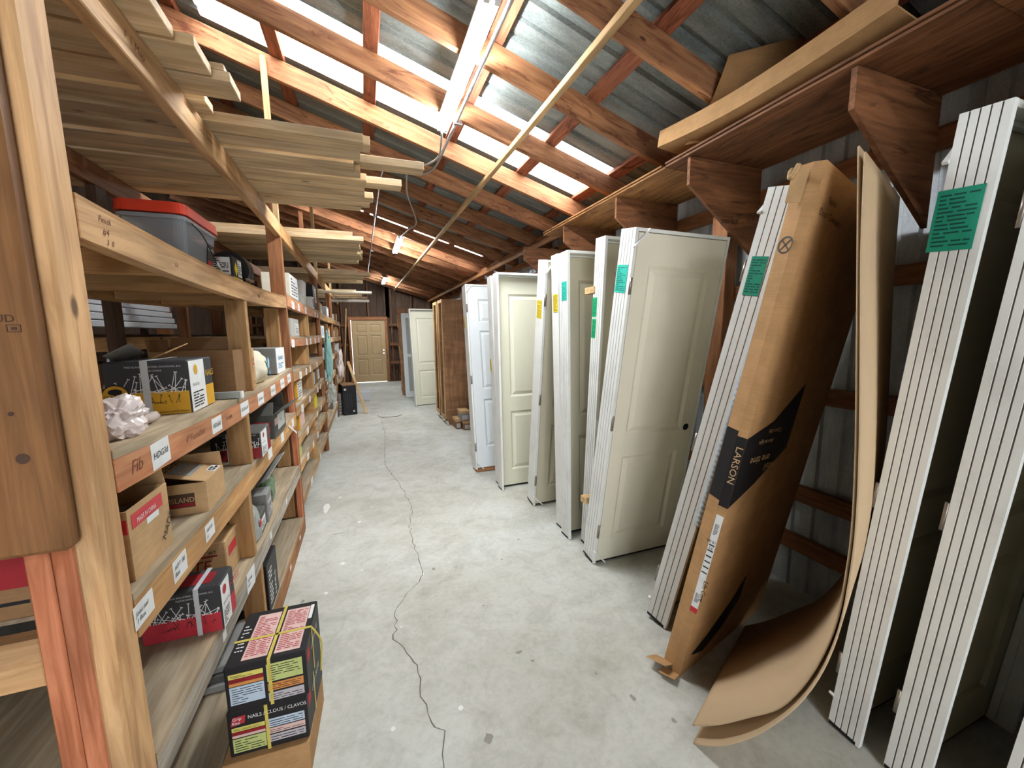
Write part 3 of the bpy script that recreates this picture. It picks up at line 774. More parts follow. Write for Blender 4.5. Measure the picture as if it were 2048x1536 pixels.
for y, s in ((2.06, 'DG Box 8d'), (2.36, 'DG Box 10'), (2.66, 'DG Box 12'), (2.95, 'DG Box 16'), (3.20, 'DG 20d')):
    label_at(y, 1.240, .125, .060, s, .022)
def pen(y, z, s, size, sag=.026):
    t = (y - A1) / (B1 - A1); link('handwriting', text_mesh(s, size, .3), INKS, rack, MR() @ Matrix.Translation((y, z - sag * 4 * t * (1 - t), .0004)))
pen(1.13, 1.225, 'Fib', .045); pen(1.43, 1.23, "4'' Foundfast", .030); pen(1.80, 1.235, 'Footings', .022)
pen(1.14, 1.79, 'Finish', .020, .03); pen(1.15, 1.765, '#4', .022, .03); pen(1.16, 1.745, '3  0', .018, .03); pen(1.5, 1.762, 'F4', .022, .03); pen(1.92, 1.765, '1 S', .024, .03)
link('handwriting', text_mesh('F 1 Map', .032, .2), INKS, rack, MR() @ Matrix.Translation((1.36, 2.285, .0006)))
link('handwriting', text_mesh('Univ Trim', .034, .2), INKS, rack, MR() @ Matrix.Translation((1.84, 2.285, .0006)))
label_at(1.105, .905, .085, .055, 'Joist nail', .016, '1 Box', sag=(0, .016))
label_at(1.30, .905, .085, .060, 'HDT  8d', .018, 'Box', sag=(0, .016))
label_at(1.53, .905, .08, .055, '16d cld', .018, 'cc', sag=(0, .016))
for y in (2.45, 2.80, 3.2): label_at(y, .91, .09, .055, 'cc', .018, sag=(0, .016))
label_at(1.90, .50, .12, .085, 'Framing', .02, 'nails', rot=-.1, sag=(0, .012))
for y in (1.55, 2.3, 2.75): label_at(y, .50, .035, .035, None, sag=(0, .012))
for y in (2.2, 2.7, 3.1): label_at(y, .07, .05, .03, None, sag=(0, 0))
for zt, ys in ((1.79, (3.65, 3.95, 4.4, 5.2, 5.45)), (1.487, (3.5, 4.3, 4.6, 5.0, 5.4)), (1.215, (3.75, 4.1, 4.4, 5.0)), (.94, (3.7, 4.2, 4.9, 5.2)), (.70, (3.9, 4.7, 5.1)), (.49, (3.8, 4.2, 4.6)), (.225, (3.9, 4.7))):
    for k, y in enumerate(ys): label_at(y, zt - .012, .10 if k else .13, .062, '||' if k % 2 else 'nl', .03, sag=(0, 0), rot=random.uniform(-.08, .08))
for zt in (1.45, 1.15, .85, .55):
    for y in (6.1, 6.8, 7.5): label_at(y, zt, .10, .055, None, sag=(0, 0))

# ================================================================== LUMBER LYING ACROSS THE TOP OF THE RACK
ZT = 2.3455
def board(y, w, x1, z=ZT, th=.038, x0=-2.7, label=None, group=None, mat=W_PINE, dy=0., name='pine_board'):
    o = beam(name, (x0, y - dy, z + th / 2), (x1, y + dy, z + th / 2), w, th, mat, None, b=.002)
    return tag(o, label, 'lumber', group)
g1 = 'boards stored above the near rack bay'
L1 = 'pale pine board among those packed flat over the near rack bay'
rnd = random.Random(11)
near = [(1.20, .14, -.47, 'wide pine board ending nearest the camera over the rack header'), (1.365, .14, -.44, 'wide pine board with a white painted end, second over the header'),
        (1.52, .14, -.40, 'wide pine board with a white painted end, third over the header'), (1.665, .12, -.355, 'pine board with white end sticking out past its near neighbours'),
        (1.80, .085, -.47, 'short ended narrow pine board just before the packed bundle')]
for y, w, x1, lb in near: board(y, w, x1, label=lb, group=None, th=.03)
board(1.665, .12, -.37, ZT + .031, .02, label='thin pine board lying on top of the one with the white end')
board(1.86, .06, -.50, ZT + .0395, .03, label='small pine offcut board on top, just before the packed bundle', x0=-1.6)
ys = [1.945, 2.065, 2.185] + [2.29 + .0985 * k for k in range(7)]
ORD = 'first second third fourth fifth sixth seventh eighth ninth tenth eleventh twelfth'.split()
for k, y in enumerate(ys):
    x1 = [.045, .03, .0, .03, .06, .05, .05, .10, .08, .03, -.02, -.05, -.25, -.3][k]
    board(y, .088 if k > 2 else .092, x1, label='%s pine board of the packed row over the near bay, counting from the front' % ORD[k], group=g1, z=ZT + (.004 if k % 2 else 0), th=.036)
board(2.06, .09, .075, ZT + .0425, label='pine board on top layer at the front edge of the near bundle')
board(2.26, .09, .345, ZT + .0425, label='longest pine board sticking furthest out over the aisle')
board(2.54, .09, .255, ZT + .0425, label='second longest pine board jutting over the aisle, beyond the longest')
for k in range(2): board(2.70 + .105 * k, .09, rnd.uniform(-.08, .06), ZT + .0425, label='%s upper pine board behind the two that jut over the aisle' % ORD[k], group='top layer at the back of the near bundle')
for k in range(3): board(1.20 + .16 * k, .14, -.6, ZT + .0315, .03, label='%s wide pine board of the upper layer behind the near post' % ORD[k], group='upper layer by the near post')
g2 = 'boards stored above the second rack bay'
for k in range(10): board(3.86 + .125 * k, .112, rnd.uniform(-.03, .05), label='%s pale pine board from the front over the second rack bay' % ORD[k], group=g2)
for k in range(5): board(3.88 + .2 * k, .118, rnd.uniform(-.05, .04), ZT + .0385, label='%s upper pine board from the front over the second rack bay' % ORD[k], group='upper boards of the second rack bay')
g3 = 'boards stored above the third rack bay'
for k in range(6): board(6.03 + .17 * k, .145, rnd.uniform(-.08, .13), label='%s pine board from the front over the third rack bay' % ORD[k], group=g3)
for k in range(3): board(6.06 + .3 * k, .14, rnd.uniform(-.05, .14), ZT + .0385, label='%s upper pine board from the front over the third rack bay' % ORD[k], group='upper boards of the third rack bay')
for k in range(4): board(8.3 + .5 * k, .12, rnd.uniform(-.1, .15), label='%s distant pine board over the fourth rack bay' % ORD[k], group='boards stored above the fourth rack bay')
tag(tube('pipe', [(-2.0, 6.6, 2.19), (.155, 6.9, 2.20)], .022, plain('cream plastic pipe', 'cfc3a8', .5)), 'round cream pipe lying below the third bay boards, end toward the aisle', 'pipe')
tag(tube('pipe', [(-2.0, 8.3, 2.19), (.14, 8.6, 2.20)], .03, plain('grey plastic pipe', '9b9186', .5)), 'round grey pipe beyond the cream one', 'pipe')

# ================================================================== PREHUNG DOORS AND SHEETS LEANING ALONG THE RIGHT WALL
def lean_frame(B, T, yaw):
    B = Vector(B); z = (Vector(T) - B).normalized(); x = Vector((math.cos(yaw), math.sin(yaw), 0))
    x = (x - x.dot(z) * z).normalized(); y = z.cross(x)
    return Matrix(((x.x, y.x, z.x, B.x), (x.y, y.y, z.y, B.y), (x.z, y.z, z.z, B.z), (0, 0, 0, 1)))
def grooved(parent, x0, th, jw, z0, z1, n, mat, name='side_jamb', gd=.004, gw=.0046):
    pts = [(x0, 0)]
    for k in range(1, n + 1):
        y = jw * k / (n + 1); pts += [(x0, y - gw / 2), (x0 + gd, y - gw * .3), (x0 + gd, y + gw * .3), (x0, y + gw / 2)]
    pts += [(x0, jw), (x0 + th, jw), (x0 + th, 0)]
    o = prism(name, pts, 'z', z0, z1, mat, parent)
    for k in range(1, n + 1):
        y = jw * k / (n + 1); box('groove_shade', x0 + gd * .5, x0 + gd * .98, y - gw * .36, y + gw * .36, z0 + .002, z1 - .002, GROOVE_SHADE, o, 0)  # dark strip painted into each groove in place of its shade
    return o
def ticket(parent, u, z0, z1, w, mat, tilt=0., seed=1):
    M = M4((0, -1, 0), (0, 0, 1), (-1, 0, 0), (0, u, 0)) @ Matrix.Translation((0, z0, 0)) @ Matrix.Rotation(tilt, 4, 'Z')
    p = decal(parent, M, -w / 2, 0, w / 2, z1 - z0, mat, 'work_ticket', .0012, .0012)
    dk = {'teal work ticket': '1d6f68', 'dark teal work ticket': '0f4a40', 'green work ticket': '0b6a44', 'yellow work ticket': '7a6a1c'}[mat.name]
    nm = mat.name + ' ink'; mk = MATS.get(nm) or plain(nm, dk, .7)
    lines(p, Matrix.Translation((0, 0, 0)), -w * .42, -(z1 - z0) * .44, w * .42, (z1 - z0) * .44, 13, mk, seed, 'fine_print', .4, .0011)
    return p
def hinge(parent, y, z, x=0., sgn=-1):
    h = box('hinge', x + .001, x + .012, y - .001, y + .0008, z - .045, z + .045, STEEL, parent, 0)
    me_k = 'hinge_knuckle'
    if me_k not in MC:
        o_ = tube('knuckle', [(0, 0, -.045), (0, 0, .045)], .0065, STEEL, None, 10); MC[me_k] = o_.data; bpy.data.objects.remove(o_)
    k = link('knuckle', MC[me_k], STEEL, h, h.matrix_basis.inverted() @ Matrix.Translation((x - .001, y + sgn * .006, z)))
    return h
def guard(parent, y, z, up=1, sgn=-1):
    """white plastic shipping brace across a corner of the frame"""
    a = Vector((-.004, y + sgn * .007, z - up * .10)); b_ = Vector((.085, y + sgn * .007, z - up * .002))
    g = beam('corner_guard', a, b_, .010, .016, JAMB2, parent, (0, sgn, 0.01), .001)
    return g
def door_unit(label, B, T, yaw, W, H, jw, slab_mat, panels, side, grooves=4, tickets=(), hinges=(), guards=(), jmat=None, sweep=True, group='prehung doors leaning along the right wall', cat='door', bore=None):
    e = tag(empty('prehung_door', mtx=lean_frame(B, T, yaw)), label, cat, group, 'thing')
    jm = jmat or JAMB; t = .019
    grooved(e, 0, t, jw, 0, H, grooves, jm)
    box('side_jamb', W - t, W, 0, jw, 0, H, jm, e, .001)
    box('head_jamb', t + .0005, W - t - .0005, 0, jw, H - t, H, jm, e, .001)
    ya, yb = (0.0008, .036) if side == 'near' else (jw - .038, jw - .001)
    s = slab(e, t + .003, W - t - .003, .018, H - t - .004, ya, yb, slab_mat, panels)
    if side == 'near':
        for xx in (t + .001, W - t - .012): box('door_stop', xx, xx + .011, .039, .06, 0.02, H - t - .001, jm, e, .001)
    else:
        for xx in (t + .0006, W - t - .0116): box('door_stop', xx, xx + .011, jw - .062, jw - .0405, .02, H - t - .001, jm, e, .001)
        box('door_stop', t + .012, W - t - .012, jw - .062, jw - .0405, H - t - .012, H - t - .0008, jm, e, .001)
    if sweep:
        box('bottom_sweep', t + .004, W - t - .004, ya + .002, yb - .002, .004, .0175, BLKR, e, .001)
        box('bottom_sweep', -.0005, t, .012, jw - .002, -.001, .012, BLKR, e, 0).location.x -= .0006
    for i, tk in enumerate(tickets): ticket(e, *tk, seed=len(label) + i)
    for z in hinges: hinge(e, 0 if side == 'near' else jw, z, .006, -1 if side == 'near' else 1)
    for z, up in guards: guard(e, 0 if side == 'near' else jw, z, up, -1 if side == 'near' else 1)
    if bore:
        M = M4((1, 0, 0), (0, 0, 1), (0, -1, 0), (0, ya, 0))
        disc(s, M, bore[0], bore[1], .027, JAMB2, 'bore_rim', .0009); disc(s, M, bore[0] + .003, bore[1] - .002, .023, BLACK, 'bore_hole', .0014)
    return e
HG = (.25, 1.0, 1.80)
door_unit('cream two panel prehung door with a teal ticket, knob hole and white corner braces', (1.345, 2.12, 0.004), (1.366, 1.79, 2.066), .0, .66, 2.10, .13, CREAM, TWO, 'near', 4,
          [(.075, 1.76, 1.91, .098, TEAL, .0)], HG, [(2.10, 1), (.0, -1)], bore=(.58, .93))
door_unit('narrow white jamb with two green tickets directly behind the teal ticketed cream door', (1.42, 2.295, 0.004), (1.446, 2.192, 2.127), 0, .74, 2.13, .112, CREAM2, TWO, 'far', 4,
          [(.085, 1.63, 1.755, .052, GREENT, 0), (.085, 1.49, 1.615, .046, GREENT, -.04)], ())
door_unit('white grooved jamb with a teal ticket on a recessed olive cream door', (1.347, 2.455, 0.004), (1.335, 2.483, 2.09), 0, .78, 2.09, .122, CREAM2, TWO, 'far', 4,
          [(.05, 1.755, 1.885, .075, TEAL, 0)], ())
door_unit('plain white jamb with a yellow ticket, squeezed against the teal ticketed jamb', (1.372, 2.605, 0.004), (1.325, 2.612, 2.08), 0, .78, 2.09, .105, CREAM2, TWO, 'far', 0,
          [(.045, 1.68, 1.81, .075, YELT, 0)], ())
door_unit('white jamb with a yellow ticket and hinges, tilted toward the camera', (1.331, 3.085, 0.004), (1.292, 2.732, 2.061), .0, .76, 2.095, .14, CREAM2, TWO, 'near', 0,
          [(.075, 1.655, 1.795, .092, YELT, .03)], HG, [(2.095, 1), (0, -1)])
door_unit('light cream two panel door seen face on in its thin white frame', (1.185, 3.512, 0.004), (1.178, 3.558, 2.09), 0, .80, 2.09, .118, PALEC, TWO, 'far', 0, [], ())
door_unit('white frame edge just behind the face on light cream door', (1.205, 3.66, 0.004), (1.185, 3.765, 2.08), 0, .80, 2.09, .118, PALEC, TWO, 'far', 0, [(.10, 1.15, 1.28, .04, YELT, .1)], ())
d6 = door_unit('white six panel door standing on a brown wooden sill', (1.089, 4.118, 0.030), (1.085, 4.40, 2.07), 0, .90, 2.07, .155, WHITED, SIX, 'near', 0, [(.12, 1.60, 1.73, .05, YELT, .15)], HG, [(2.07, 1), (.0, -1)], sweep=False)
box('door_sill', .0, .90, -.01, .165, -.028, -.001, W_CAB, d6, .003)
# nearest three units, backs of the jambs toward the aisle
def foam_wrap(parent, x0, x1, y0, z0, z1, n=52):
    vs = []; fs = []
    for i in range(n * 4 + 1):
        t = i / (n * 4); z = z0 + (z1 - z0) * t; d = .012 + .006 * math.sin(2 * math.pi * i / 4 + .7) + .002 * math.sin(i * 1.7)
        w = .3 + .7 * min(1, t * 1.6)
        for xx, yy in ((x0 - .004, y0 + .012), (x0 - .004 - .3 * d, y0 - d * .6), (x0 + .004, y0 - d), (x0 + (x1 - x0) * .5 * w, y0 - d * 1.05), (x0 + (x1 - x0) * w, y0 - d * .9), (x0 + (x1 - x0) * w, y0 + .002)): vs.append((xx, yy, z))
    m = 6
    for i in range(n * 4):
        for k in range(m):
            a = i * m + k; b_ = i * m + (k + 1) % m; fs.append([a, b_, b_ + m, a + m])
    fs += [list(range(m)), list(range(n * 4 * m, n * 4 * m + m))]
    return mesh('foam_wrap', vs, fs, FOAM, parent, None, True)
r2 = door_unit('grooved white jamb edged with grey quilted foam beside the tall cardboard carton', (1.377, 1.48, 0.004), (1.60, 1.115, 2.078), .22, .62, 2.13, .117, CREAM2, TWO, 'far', 3,
               [(.065, 1.70, 1.86, .065, TEALD, .02)], HG, [(2.13, 1), (0, -1)])
foam_wrap(r2, 0, .05, -.001, .62, 2.0)
r1 = door_unit('big white grooved jamb with a large dark teal ticket at far right', (1.622, .752, 0.004), (1.60, .578, 2.110), 0, .60, 2.125, .104, CREAM2, TWO, 'far', 4,
               [(.064, 1.755, 1.925, .098, TEALD, .0)], (.27, .96, 1.83), [(2.10, 1), (.03, -1)])
for z in (1.95, 1.97): pass
r0 = door_unit('white grooved jamb nearest the camera, cut by the right edge of the photo', (1.628, .575, 0.004), (1.60, .405, 2.105), 0, .60, 2.125, .107, CREAM2, TWO, 'far', 4, [], (.27, .96, 1.83), [])

door_unit('white grooved jamb beyond the last one in view, out past the right edge', (1.66, .345, 0.004), (1.63, .18, 2.105), 0, .58, 2.125, .107, CREAM2, TWO, 'far', 4, [], (), [])  # added out of view to keep daylight off the unit beside it
door_unit('white grooved jamb closest beside the viewpoint, past the right edge', (1.68, .14, 0.004), (1.66, .0, 2.105), 0, .56, 2.125, .107, CREAM2, TWO, 'far', 4, [], (), [])  # another unseen unit, added to block light coming from behind

# two bent hardboard sheets
PRO = [(.986, .004), (.890, .095), (.800, .215), (.728, .345), (.679, .465), (.649, .588), (.637, .718), (.641, .85), (.653, .985), (.685, 1.19), (.738, 1.475), (.795, 1.775), (.845, 2.08)]
curved_sheet('hardboard_sheet', 'outer bent tan hardboard sheet whose foot curls out along the floor', 'sheet', PRO, 1.072, 1.72, .006, MDF, .20, 'bent hardboard sheets', (.47, -.06))
PRO2 = [(y + .014 + .016 * math.exp(-((z - .1) / .15) ** 2), z + (.045 if z < .3 else .02 if z < .6 else 0)) for y, z in PRO[:-1]] + [(.872, 2.11)]
curved_sheet('hardboard_sheet', 'inner bent tan hardboard sheet lying inside the curve of the outer one', 'sheet', PRO2, 1.080, 1.72, .006, MDF, .20, 'bent hardboard sheets', (.47, -.06))

# tall carton for a storm door
LB, LT = Vector((1.222, 1.263, .004)), Vector((1.462, .975, 2.097))
lar = tag(empty('tall_carton', mtx=lean_frame(LB, LT, .25)), 'tall brown cardboard storm door carton with a black printed band', 'carton')
LH = 2.13
prof = [(.022, .055), (0, 0), (.004, -.036), (.76, -.036), (.76, .055)]
prism('carton_body', prof, 'z', 0, LH, CARD, lar)
def facem(a, b_, z0):
    a = Vector((*a, 0)); b_ = Vector((*b_, 0)); u = (b_ - a).normalized(); v = Vector((0, 0, 1)); n = u.cross(v)
    return M4(u, v, n, a + Vector((0, 0, z0))), (b_ - a).length
for (a, b_), (z0, z1, s0, s1) in zip(((prof[0], prof[1]), (prof[1], prof[2])), ((.86, 1.16, 0, 0), (.84, 1.14, 0, 0))):
    M, w = facem(a, b_, 0); decal(lar, M, 0, z0, w, z1, BLACKC, 'printed_band')
M, w = facem(prof[2], prof[3], 0)
# band on the broad side: slanting lower and upper edges
mesh('printed_band', [(0, .84, 0), (.18, .92, 0), (.42, 1.06, 0), (.42, 1.36, 0), (.2, 1.20, 0), (0, 1.14, 0)], [[0, 1, 2, 3, 4, 5]], BLACKC, lar, M @ Matrix.Translation((0, 0, .001)))
TANI = plain('tan reversed lettering', 'c9a77c', .6)
for k, (s, u, v, sz) in enumerate((('Open the', .16, 1.145, .032), ('door to light', .06, 1.10, .026), ('one time', .04, 1.03, .05), ('install', .16, .985, .045))):
    text(lar, M, u + len(s) * sz * .55, v + .02, sz, s, TANI, 'lettering', rot=math.pi)
text(lar, M, .10, 2.02, .030, 'Storm', INKB); text(lar, M, .05, 1.97, .035, 'Door Company', INKB)
mesh('printed_arc', [(.05, .10, 0), (.16, .16, 0), (.34, .30, 0), (.42, .40, 0), (.42, .26, 0), (.3, .14, 0), (.16, .07, 0)], [list(range(7))], BLACKC, lar, M @ Matrix.Translation((0, 0, .0012)))
M, w = facem(prof[1], prof[2], 0)
text(lar, M, w * .22, 1.10, .036, 'LARSON', TANI, 'lettering', rot=-math.pi / 2, sx=1.15)
wl = decal(lar, M, .004, .36, w - .004, .80, WHITEP, 'shipping_label')
for k in range(6): decal(lar, M, .007, .53 + .026 * k, w - .007, .536 + .026 * k, DARKG, 'barcode_stripe', .0012)
for z0, z1, nn in ((.385, .43, 14), (.71, .76, 16)): lines(lar, M, .010, z0, w - .010, z1, nn, INK, 4, 'barcode', .6)
text(lar, M, w * .75, .50, .026, 'Life Core', INK, 'lettering', rot=-math.pi / 2)
text(lar, M, w * .9, .685, .020, '18-80', INK, 'lettering', rot=math.pi, sx=.8); text(lar, M, w * .75, .655, .018, '32', INK, 'lettering', rot=math.pi)
decal(lar, M, .004, .335, w - .004, .36, REDT, 'red_tab')
M, w = facem(prof[0], prof[1], 0)
ring = [(.030 * math.cos(k * math.pi / 12), .030 * math.sin(k * math.pi / 12), 0) for k in range(24)] + [(.025 * math.cos(k * math.pi / 12), .025 * math.sin(k * math.pi / 12), 0) for k in range(24)]
fsr = [[k, (k + 1) % 24, 24 + (k + 1) % 24, 24 + k] for k in range(24)]
for a in (math.pi / 4, -math.pi / 4):
    d = Vector((math.cos(a), math.sin(a), 0)) * .026; p = Vector((-math.sin(a), math.cos(a), 0)) * .002; k = len(ring)
    ring += [d - p, d + p, -d + p, -d - p]; fsr.append([k, k + 1, k + 2, k + 3])
mesh('do_not_symbol', ring, fsr, INK, lar, M @ Matrix.Translation((w * .6, 1.86, .0015)))
beam('torn_flap', (.02, .05, .01), (-.06, .05, .04), .09, .004, CARD, lar, (0, .3, 1)); beam('torn_flap', (.0, .0, .005), (-.06, -.01, .02), .07, .004, CARD, lar, (.3, .3, 1))
tube('torn_flap', smooth_path([(.01, .05, LH - .05), (-.03, .05, LH - .03), (-.045, .04, LH - .06), (-.035, .03, LH - .015)]), .010, CARD2, lar, 5)
beam('torn_flap', (-.002, .03, LH - .13), (-.004, .03, LH - .02), .05, .003, CARD2, lar, (1, .4, 0))

# distant units along the same wall
door_unit('cream two panel door standing alone far down the right side', (.958, 8.50, 0.004), (.930, 8.75, 2.055), .12, .82, 2.08, .10, PALEC, TWO, 'far', 0, [], ())
wf = tag(empty('white_door_frame', mtx=lean_frame((.88, 9.83, .004), (.875, 10.1, 2.05), .1)), 'open white storm door frame left of the distant cream door', 'frame', None, 'thing')
for a, b_, c_, d_ in ((0, .10, 0, 2.06), (.72, .82, 0, 2.06), (.10, .72, 0, .14), (.10, .72, .98, 1.06), (.10, .72, 1.94, 2.06)): box('frame_rail', a, b_, 0, .035, c_, d_, WHITED, wf)
for c_, d_ in ((.141, .979), (1.061, 1.939)): box('pane', .101, .719, .015, .019, c_, d_, BAGC, wf, 0)
beam('glazing_bar', (.13, .03, .9), (.3, .03, .2), .02, .01, WHITED, wf, (0, 1, 0))
bd = tag(empty('brown_door_slab', mtx=lean_frame((.848, 10.27, .004), (.80, 10.30, 2.17), .1)), 'tall brown hardboard door slab farthest along the right side', 'door', None, 'thing')
slab(bd, 0, .82, 0, 2.16, 0, .06, W_CABV, [], 'slab')
for z in (.35, 1.1, 1.85): box('edge_batten', -.012, 0, .005, .055, z - .15, z + .15, W_PALE, bd)
tag(carton('wrapped_bundle', 'bulky brown paper wrapped bundle against the right wall near the end', 'bundle', (1.35, 10.9, 0), (.9, .5, 2.0), CARDD, .05), None, None)
def cabinet(y, label):
    e = tag(empty('tall_cabinet', (1.228, y, 0)), label, 'cabinet', 'tall brown plywood cabinets')
    D, Wd, H = .96, .36, 2.09
    for yy in (0, Wd - .018): prism('side_panel', [(.055, 0), (D, 0), (D, H), (.0, H), (.0, .10), (.025, .10)], 'y', yy, yy + .018, W_CABV, e)
    box('back_panel', D - .012, D, .019, Wd - .019, .01, H - .02, W_CAB, e)
    box('top_panel', .02, D - .013, .019, Wd - .019, H - .018, H, W_CAB, e)
    for yy in (-.002, Wd - .036): box('face_frame', -.019, -.0005, yy, yy + .04, .10, H, W_PALE, e)
    box('face_frame', -.019, -.0005, .039, Wd - .037, H - .05, H, W_PALE, e); box('face_frame', -.019, -.0005, .039, Wd - .037, .10, .15, W_PALE, e)
    for z in (.26, 1.96): box('batten', .02, D, -.008, -.0005, z - .006, z + .006, W_TAN, e, .001)
    for z in (.45, .9, 1.4): box('shelf', .02, D - .013, .019, Wd - .019, z, z + .018, W_CAB, e)
cabinet(6.53, 'tall brown plywood cabinet with pine edge behind the small boxes')
cabinet(7.04, 'second tall brown cabinet standing beyond the first')
for (x, y, z, dx, dy, dz, lb) in ((1.36, 6.32, 0, .09, .26, .16, 'small lidded brown carton at the left of the floor stack'), (1.48, 6.20, 0, .13, .26, .14, 'small lidded brown carton at the right of the floor stack'), (1.455, 6.24, .1425, .14, .26, .16, 'small grey carton on top of the two lidded cartons')):
    o = carton('small_carton', lb, 'carton', (x, y, z), (dx, dy, dz), CARDD if z == 0 else CARDG, 0, 'small cartons by the cabinet')
    box('lid', -dx / 2 - .004, dx / 2 + .004, -dy / 2 - .004, dy / 2 + .004, dz * .72, dz + .002, CARD2, o)
    decal(o, face((dx, dy, dz), 'front'), dx * .15, dz * .1, dx * .85, dz * .55, LILAC, 'printed_label')
for (X, Y, Z_, lb) in ((1.372, 2.30, .385, 'little pine block wedged between jambs near the floor'),):
    pass

# ================================================================== CARTONS AND GOODS ON THE SHELVES
def strap_ring(parent, dims, axis, pos, mat, w=.014):
    """flat strap round a box: axis 'x' circles in the YZ plane at x=pos, 'y' circles in XZ at y=pos"""
    sx, sy, sz = dims; t = .0012; e = .0008
    if axis == 'x':
        pts = [(-sy / 2 - e, -0.), (sy / 2 + e, -0.), (sy / 2 + e, sz + e), (-sy / 2 - e, sz + e)]
        outer = [(-sy / 2 - e - t, 0), (sy / 2 + e + t, 0), (sy / 2 + e + t, sz + e + t), (-sy / 2 - e - t, sz + e + t)]
        f = lambda p, s: (pos + s * w / 2, p[0], p[1])
    else:
        pts = [(-sx / 2 - e, -0.), (sx / 2 + e, -0.), (sx / 2 + e, sz + e), (-sx / 2 - e, sz + e)]
        outer = [(-sx / 2 - e - t, 0), (sx / 2 + e + t, 0), (sx / 2 + e + t, sz + e + t), (-sx / 2 - e - t, sz + e + t)]
        f = lambda p, s: (p[0], pos + s * w / 2, p[1])
    vs = [f(p, s) for s in (-1, 1) for p in outer] + [f(p, s) for s in (-1, 1) for p in pts]; fs = []
    for k in (1, 2, 3):
        a, b_ = k, (k + 1) % 4
        fs += [[a, b_, 4 + b_, 4 + a], [8 + a, 8 + b_, 12 + b_, 12 + a], [a, b_, 8 + b_, 8 + a], [4 + a, 4 + b_, 12 + b_, 12 + a]]
    return mesh('strap', vs, fs, mat, parent)
def nail_carton(label, loc, dims, rotz, low, lowlabel, group='printed nail cartons', seed=1, dusty=False):
    """carton printed with a heap of nails, coloured lower band and a white end label"""
    sx, sy, sz = dims
    o = carton('nail_carton', label, 'carton', loc, dims, BLKG if dusty else DARKG, rotz, group, .005)
    F = face(dims, 'front'); decal(o, F, .004, .004, sx - .004, sz * .44, low)
    decal(o, F, .004, sz * .44, sx - .004, sz - .006, DARKG if not dusty else BLACKC)
    nails_print(o, F, sx * .12, sz * .42, sx * .96, sz * .80, 26, WHITEP, seed, s=.8)
    nails_print(o, F, sx * .2, sz * .22, sx * .9, sz * .42, 12, INK, seed + 3, s=.7)
    text(o, F, sx * .25, sz * .88, .0085, 'TREE ISLAND INDUSTRIES, RICHMOND, B.C.', STRAPW, sx=.72 * sx / .18)
    text(o, F, sx * .45, sz * .81, .0085, 'MADE IN CANADA', STRAPW, sx=.72)
    R = face(dims, 'right'); decal(o, R, .004, .004, sy * .62, sz - .004, WHITEP, 'white_label')
    decal(o, R, sy * .62, .004, sy - .004, sz * .44, low); 
    disc(o, R, sy * .26, sz * .80, sz * .10, low, 'tree_badge', .0018)
    text(o, R, sy * .10, sz * .50, .013, '50 lb (22.7 kg)', INK, lift=.002, sx=.8); lines(o, R, sy * .08, sz * .08, sy * .5, sz * .4, 6, INK, seed, 'fine_print', .45, .002)
    text(o, R, sy * .64, sz * .62, .035, 'NAILS', YELP if low is YELP else REDP, lift=.002)
    if lowlabel:
        disc(o, F, sx * .12, sz * .40, sz * .20, YELP if low is YELP else REDP, 'tree_badge', .0018)
        M = F @ Matrix.Translation((sx * .12, sz * .40, 0)); rr = sz * .20
        v_ = [(rr * 1.0 * math.cos(k * math.pi / 16), rr * math.sin(k * math.pi / 16), 0) for k in range(32)] + [(rr * .9 * math.cos(k * math.pi / 16), rr * .9 * math.sin(k * math.pi / 16), 0) for k in range(32)]
        mesh('badge_ring', v_, [[k, (k + 1) % 32, 32 + (k + 1) % 32, 32 + k] for k in range(32)], INK, o, M @ Matrix.Translation((0, 0, .0022)))
        disc(o, M, 0, rr * .35, rr * .5, INK, 'tree_crown', .0022, .55); decal(o, M, -rr * .05, -rr * .3, rr * .05, rr * .2, INK, 'tree_trunk', .0022)
        text(o, M, -rr * .82, -rr * .18, rr * .30, 'TREE ISLAND', INK, lift=.0026, sx=.95)
        text(o, F, sx * .60, sz * .05, .010, 'www.treeisland.com', INK, lift=.0018)
    return o
# --- shelf at chest height
Z1 = lambda y: sg(1.296, .026, y) + .0008
t1 = nail_carton('yellow and black nail carton with white strap on the orange railed shelf', (-.685, 1.765, Z1(1.70) - .002), (.225, .245, .185), .03, YELP, True, seed=4)
strap_ring(t1, (.225, .245, .185), 'x', -.005, STRAPW, .020)
beam('flap', (-.112, -.05, .186), (-.05, -.03, .225), .20, .004, CARDG, t1, (0, .2, 1)); beam('flap', (-.06, .10, .186), (.03, .06, .222), .12, .004, CARD, t1, (0, -.3, 1))
b = tag(blob('plastic_bag', BAGW, None, (-.60, 1.27, Z1(1.27)), (.055, .095, .055), 3.1, .45, 4), 'crumpled pinkish white plastic bag by the near post', 'bag')
tube('bag_tail', smooth_path([(.02, .05, .025), (.0, .12, .02), (-.015, .19, .010), (-.03, .26, .005)]), .016, BAGW, b, 6)
d_ = (.30, .20, .205)
o = open_carton('brown_carton', 'plain brown open carton behind the divider on the orange railed shelf', 'carton', (-.70, 2.18, Z1(2.18)), d_, CARDD, {'back': (110, .06), 'left': (95, .05)}, 0, (.5, CARDD))
s_ = tag(link('metal_strip', cbox_mesh(.30, .03, .028, .001), GRAYP, None, Matrix.Translation((-.66, 1.99, Z1(1.99) + .0155))), 'grey metal angle strip lying beside the yellow nail carton', 'strip')
box('white_end', .150, .156, -.015, .015, -.014, .014, WHITEP, s_, 0)
o = carton('screw_carton', 'narrow tan carton with red print beside the shelf divider', 'carton', (-.585, 2.335, Z1(2.33)), (.09, .115, .205), CARD2, 0)
R = face((.09, .115, .205), 'front'); 
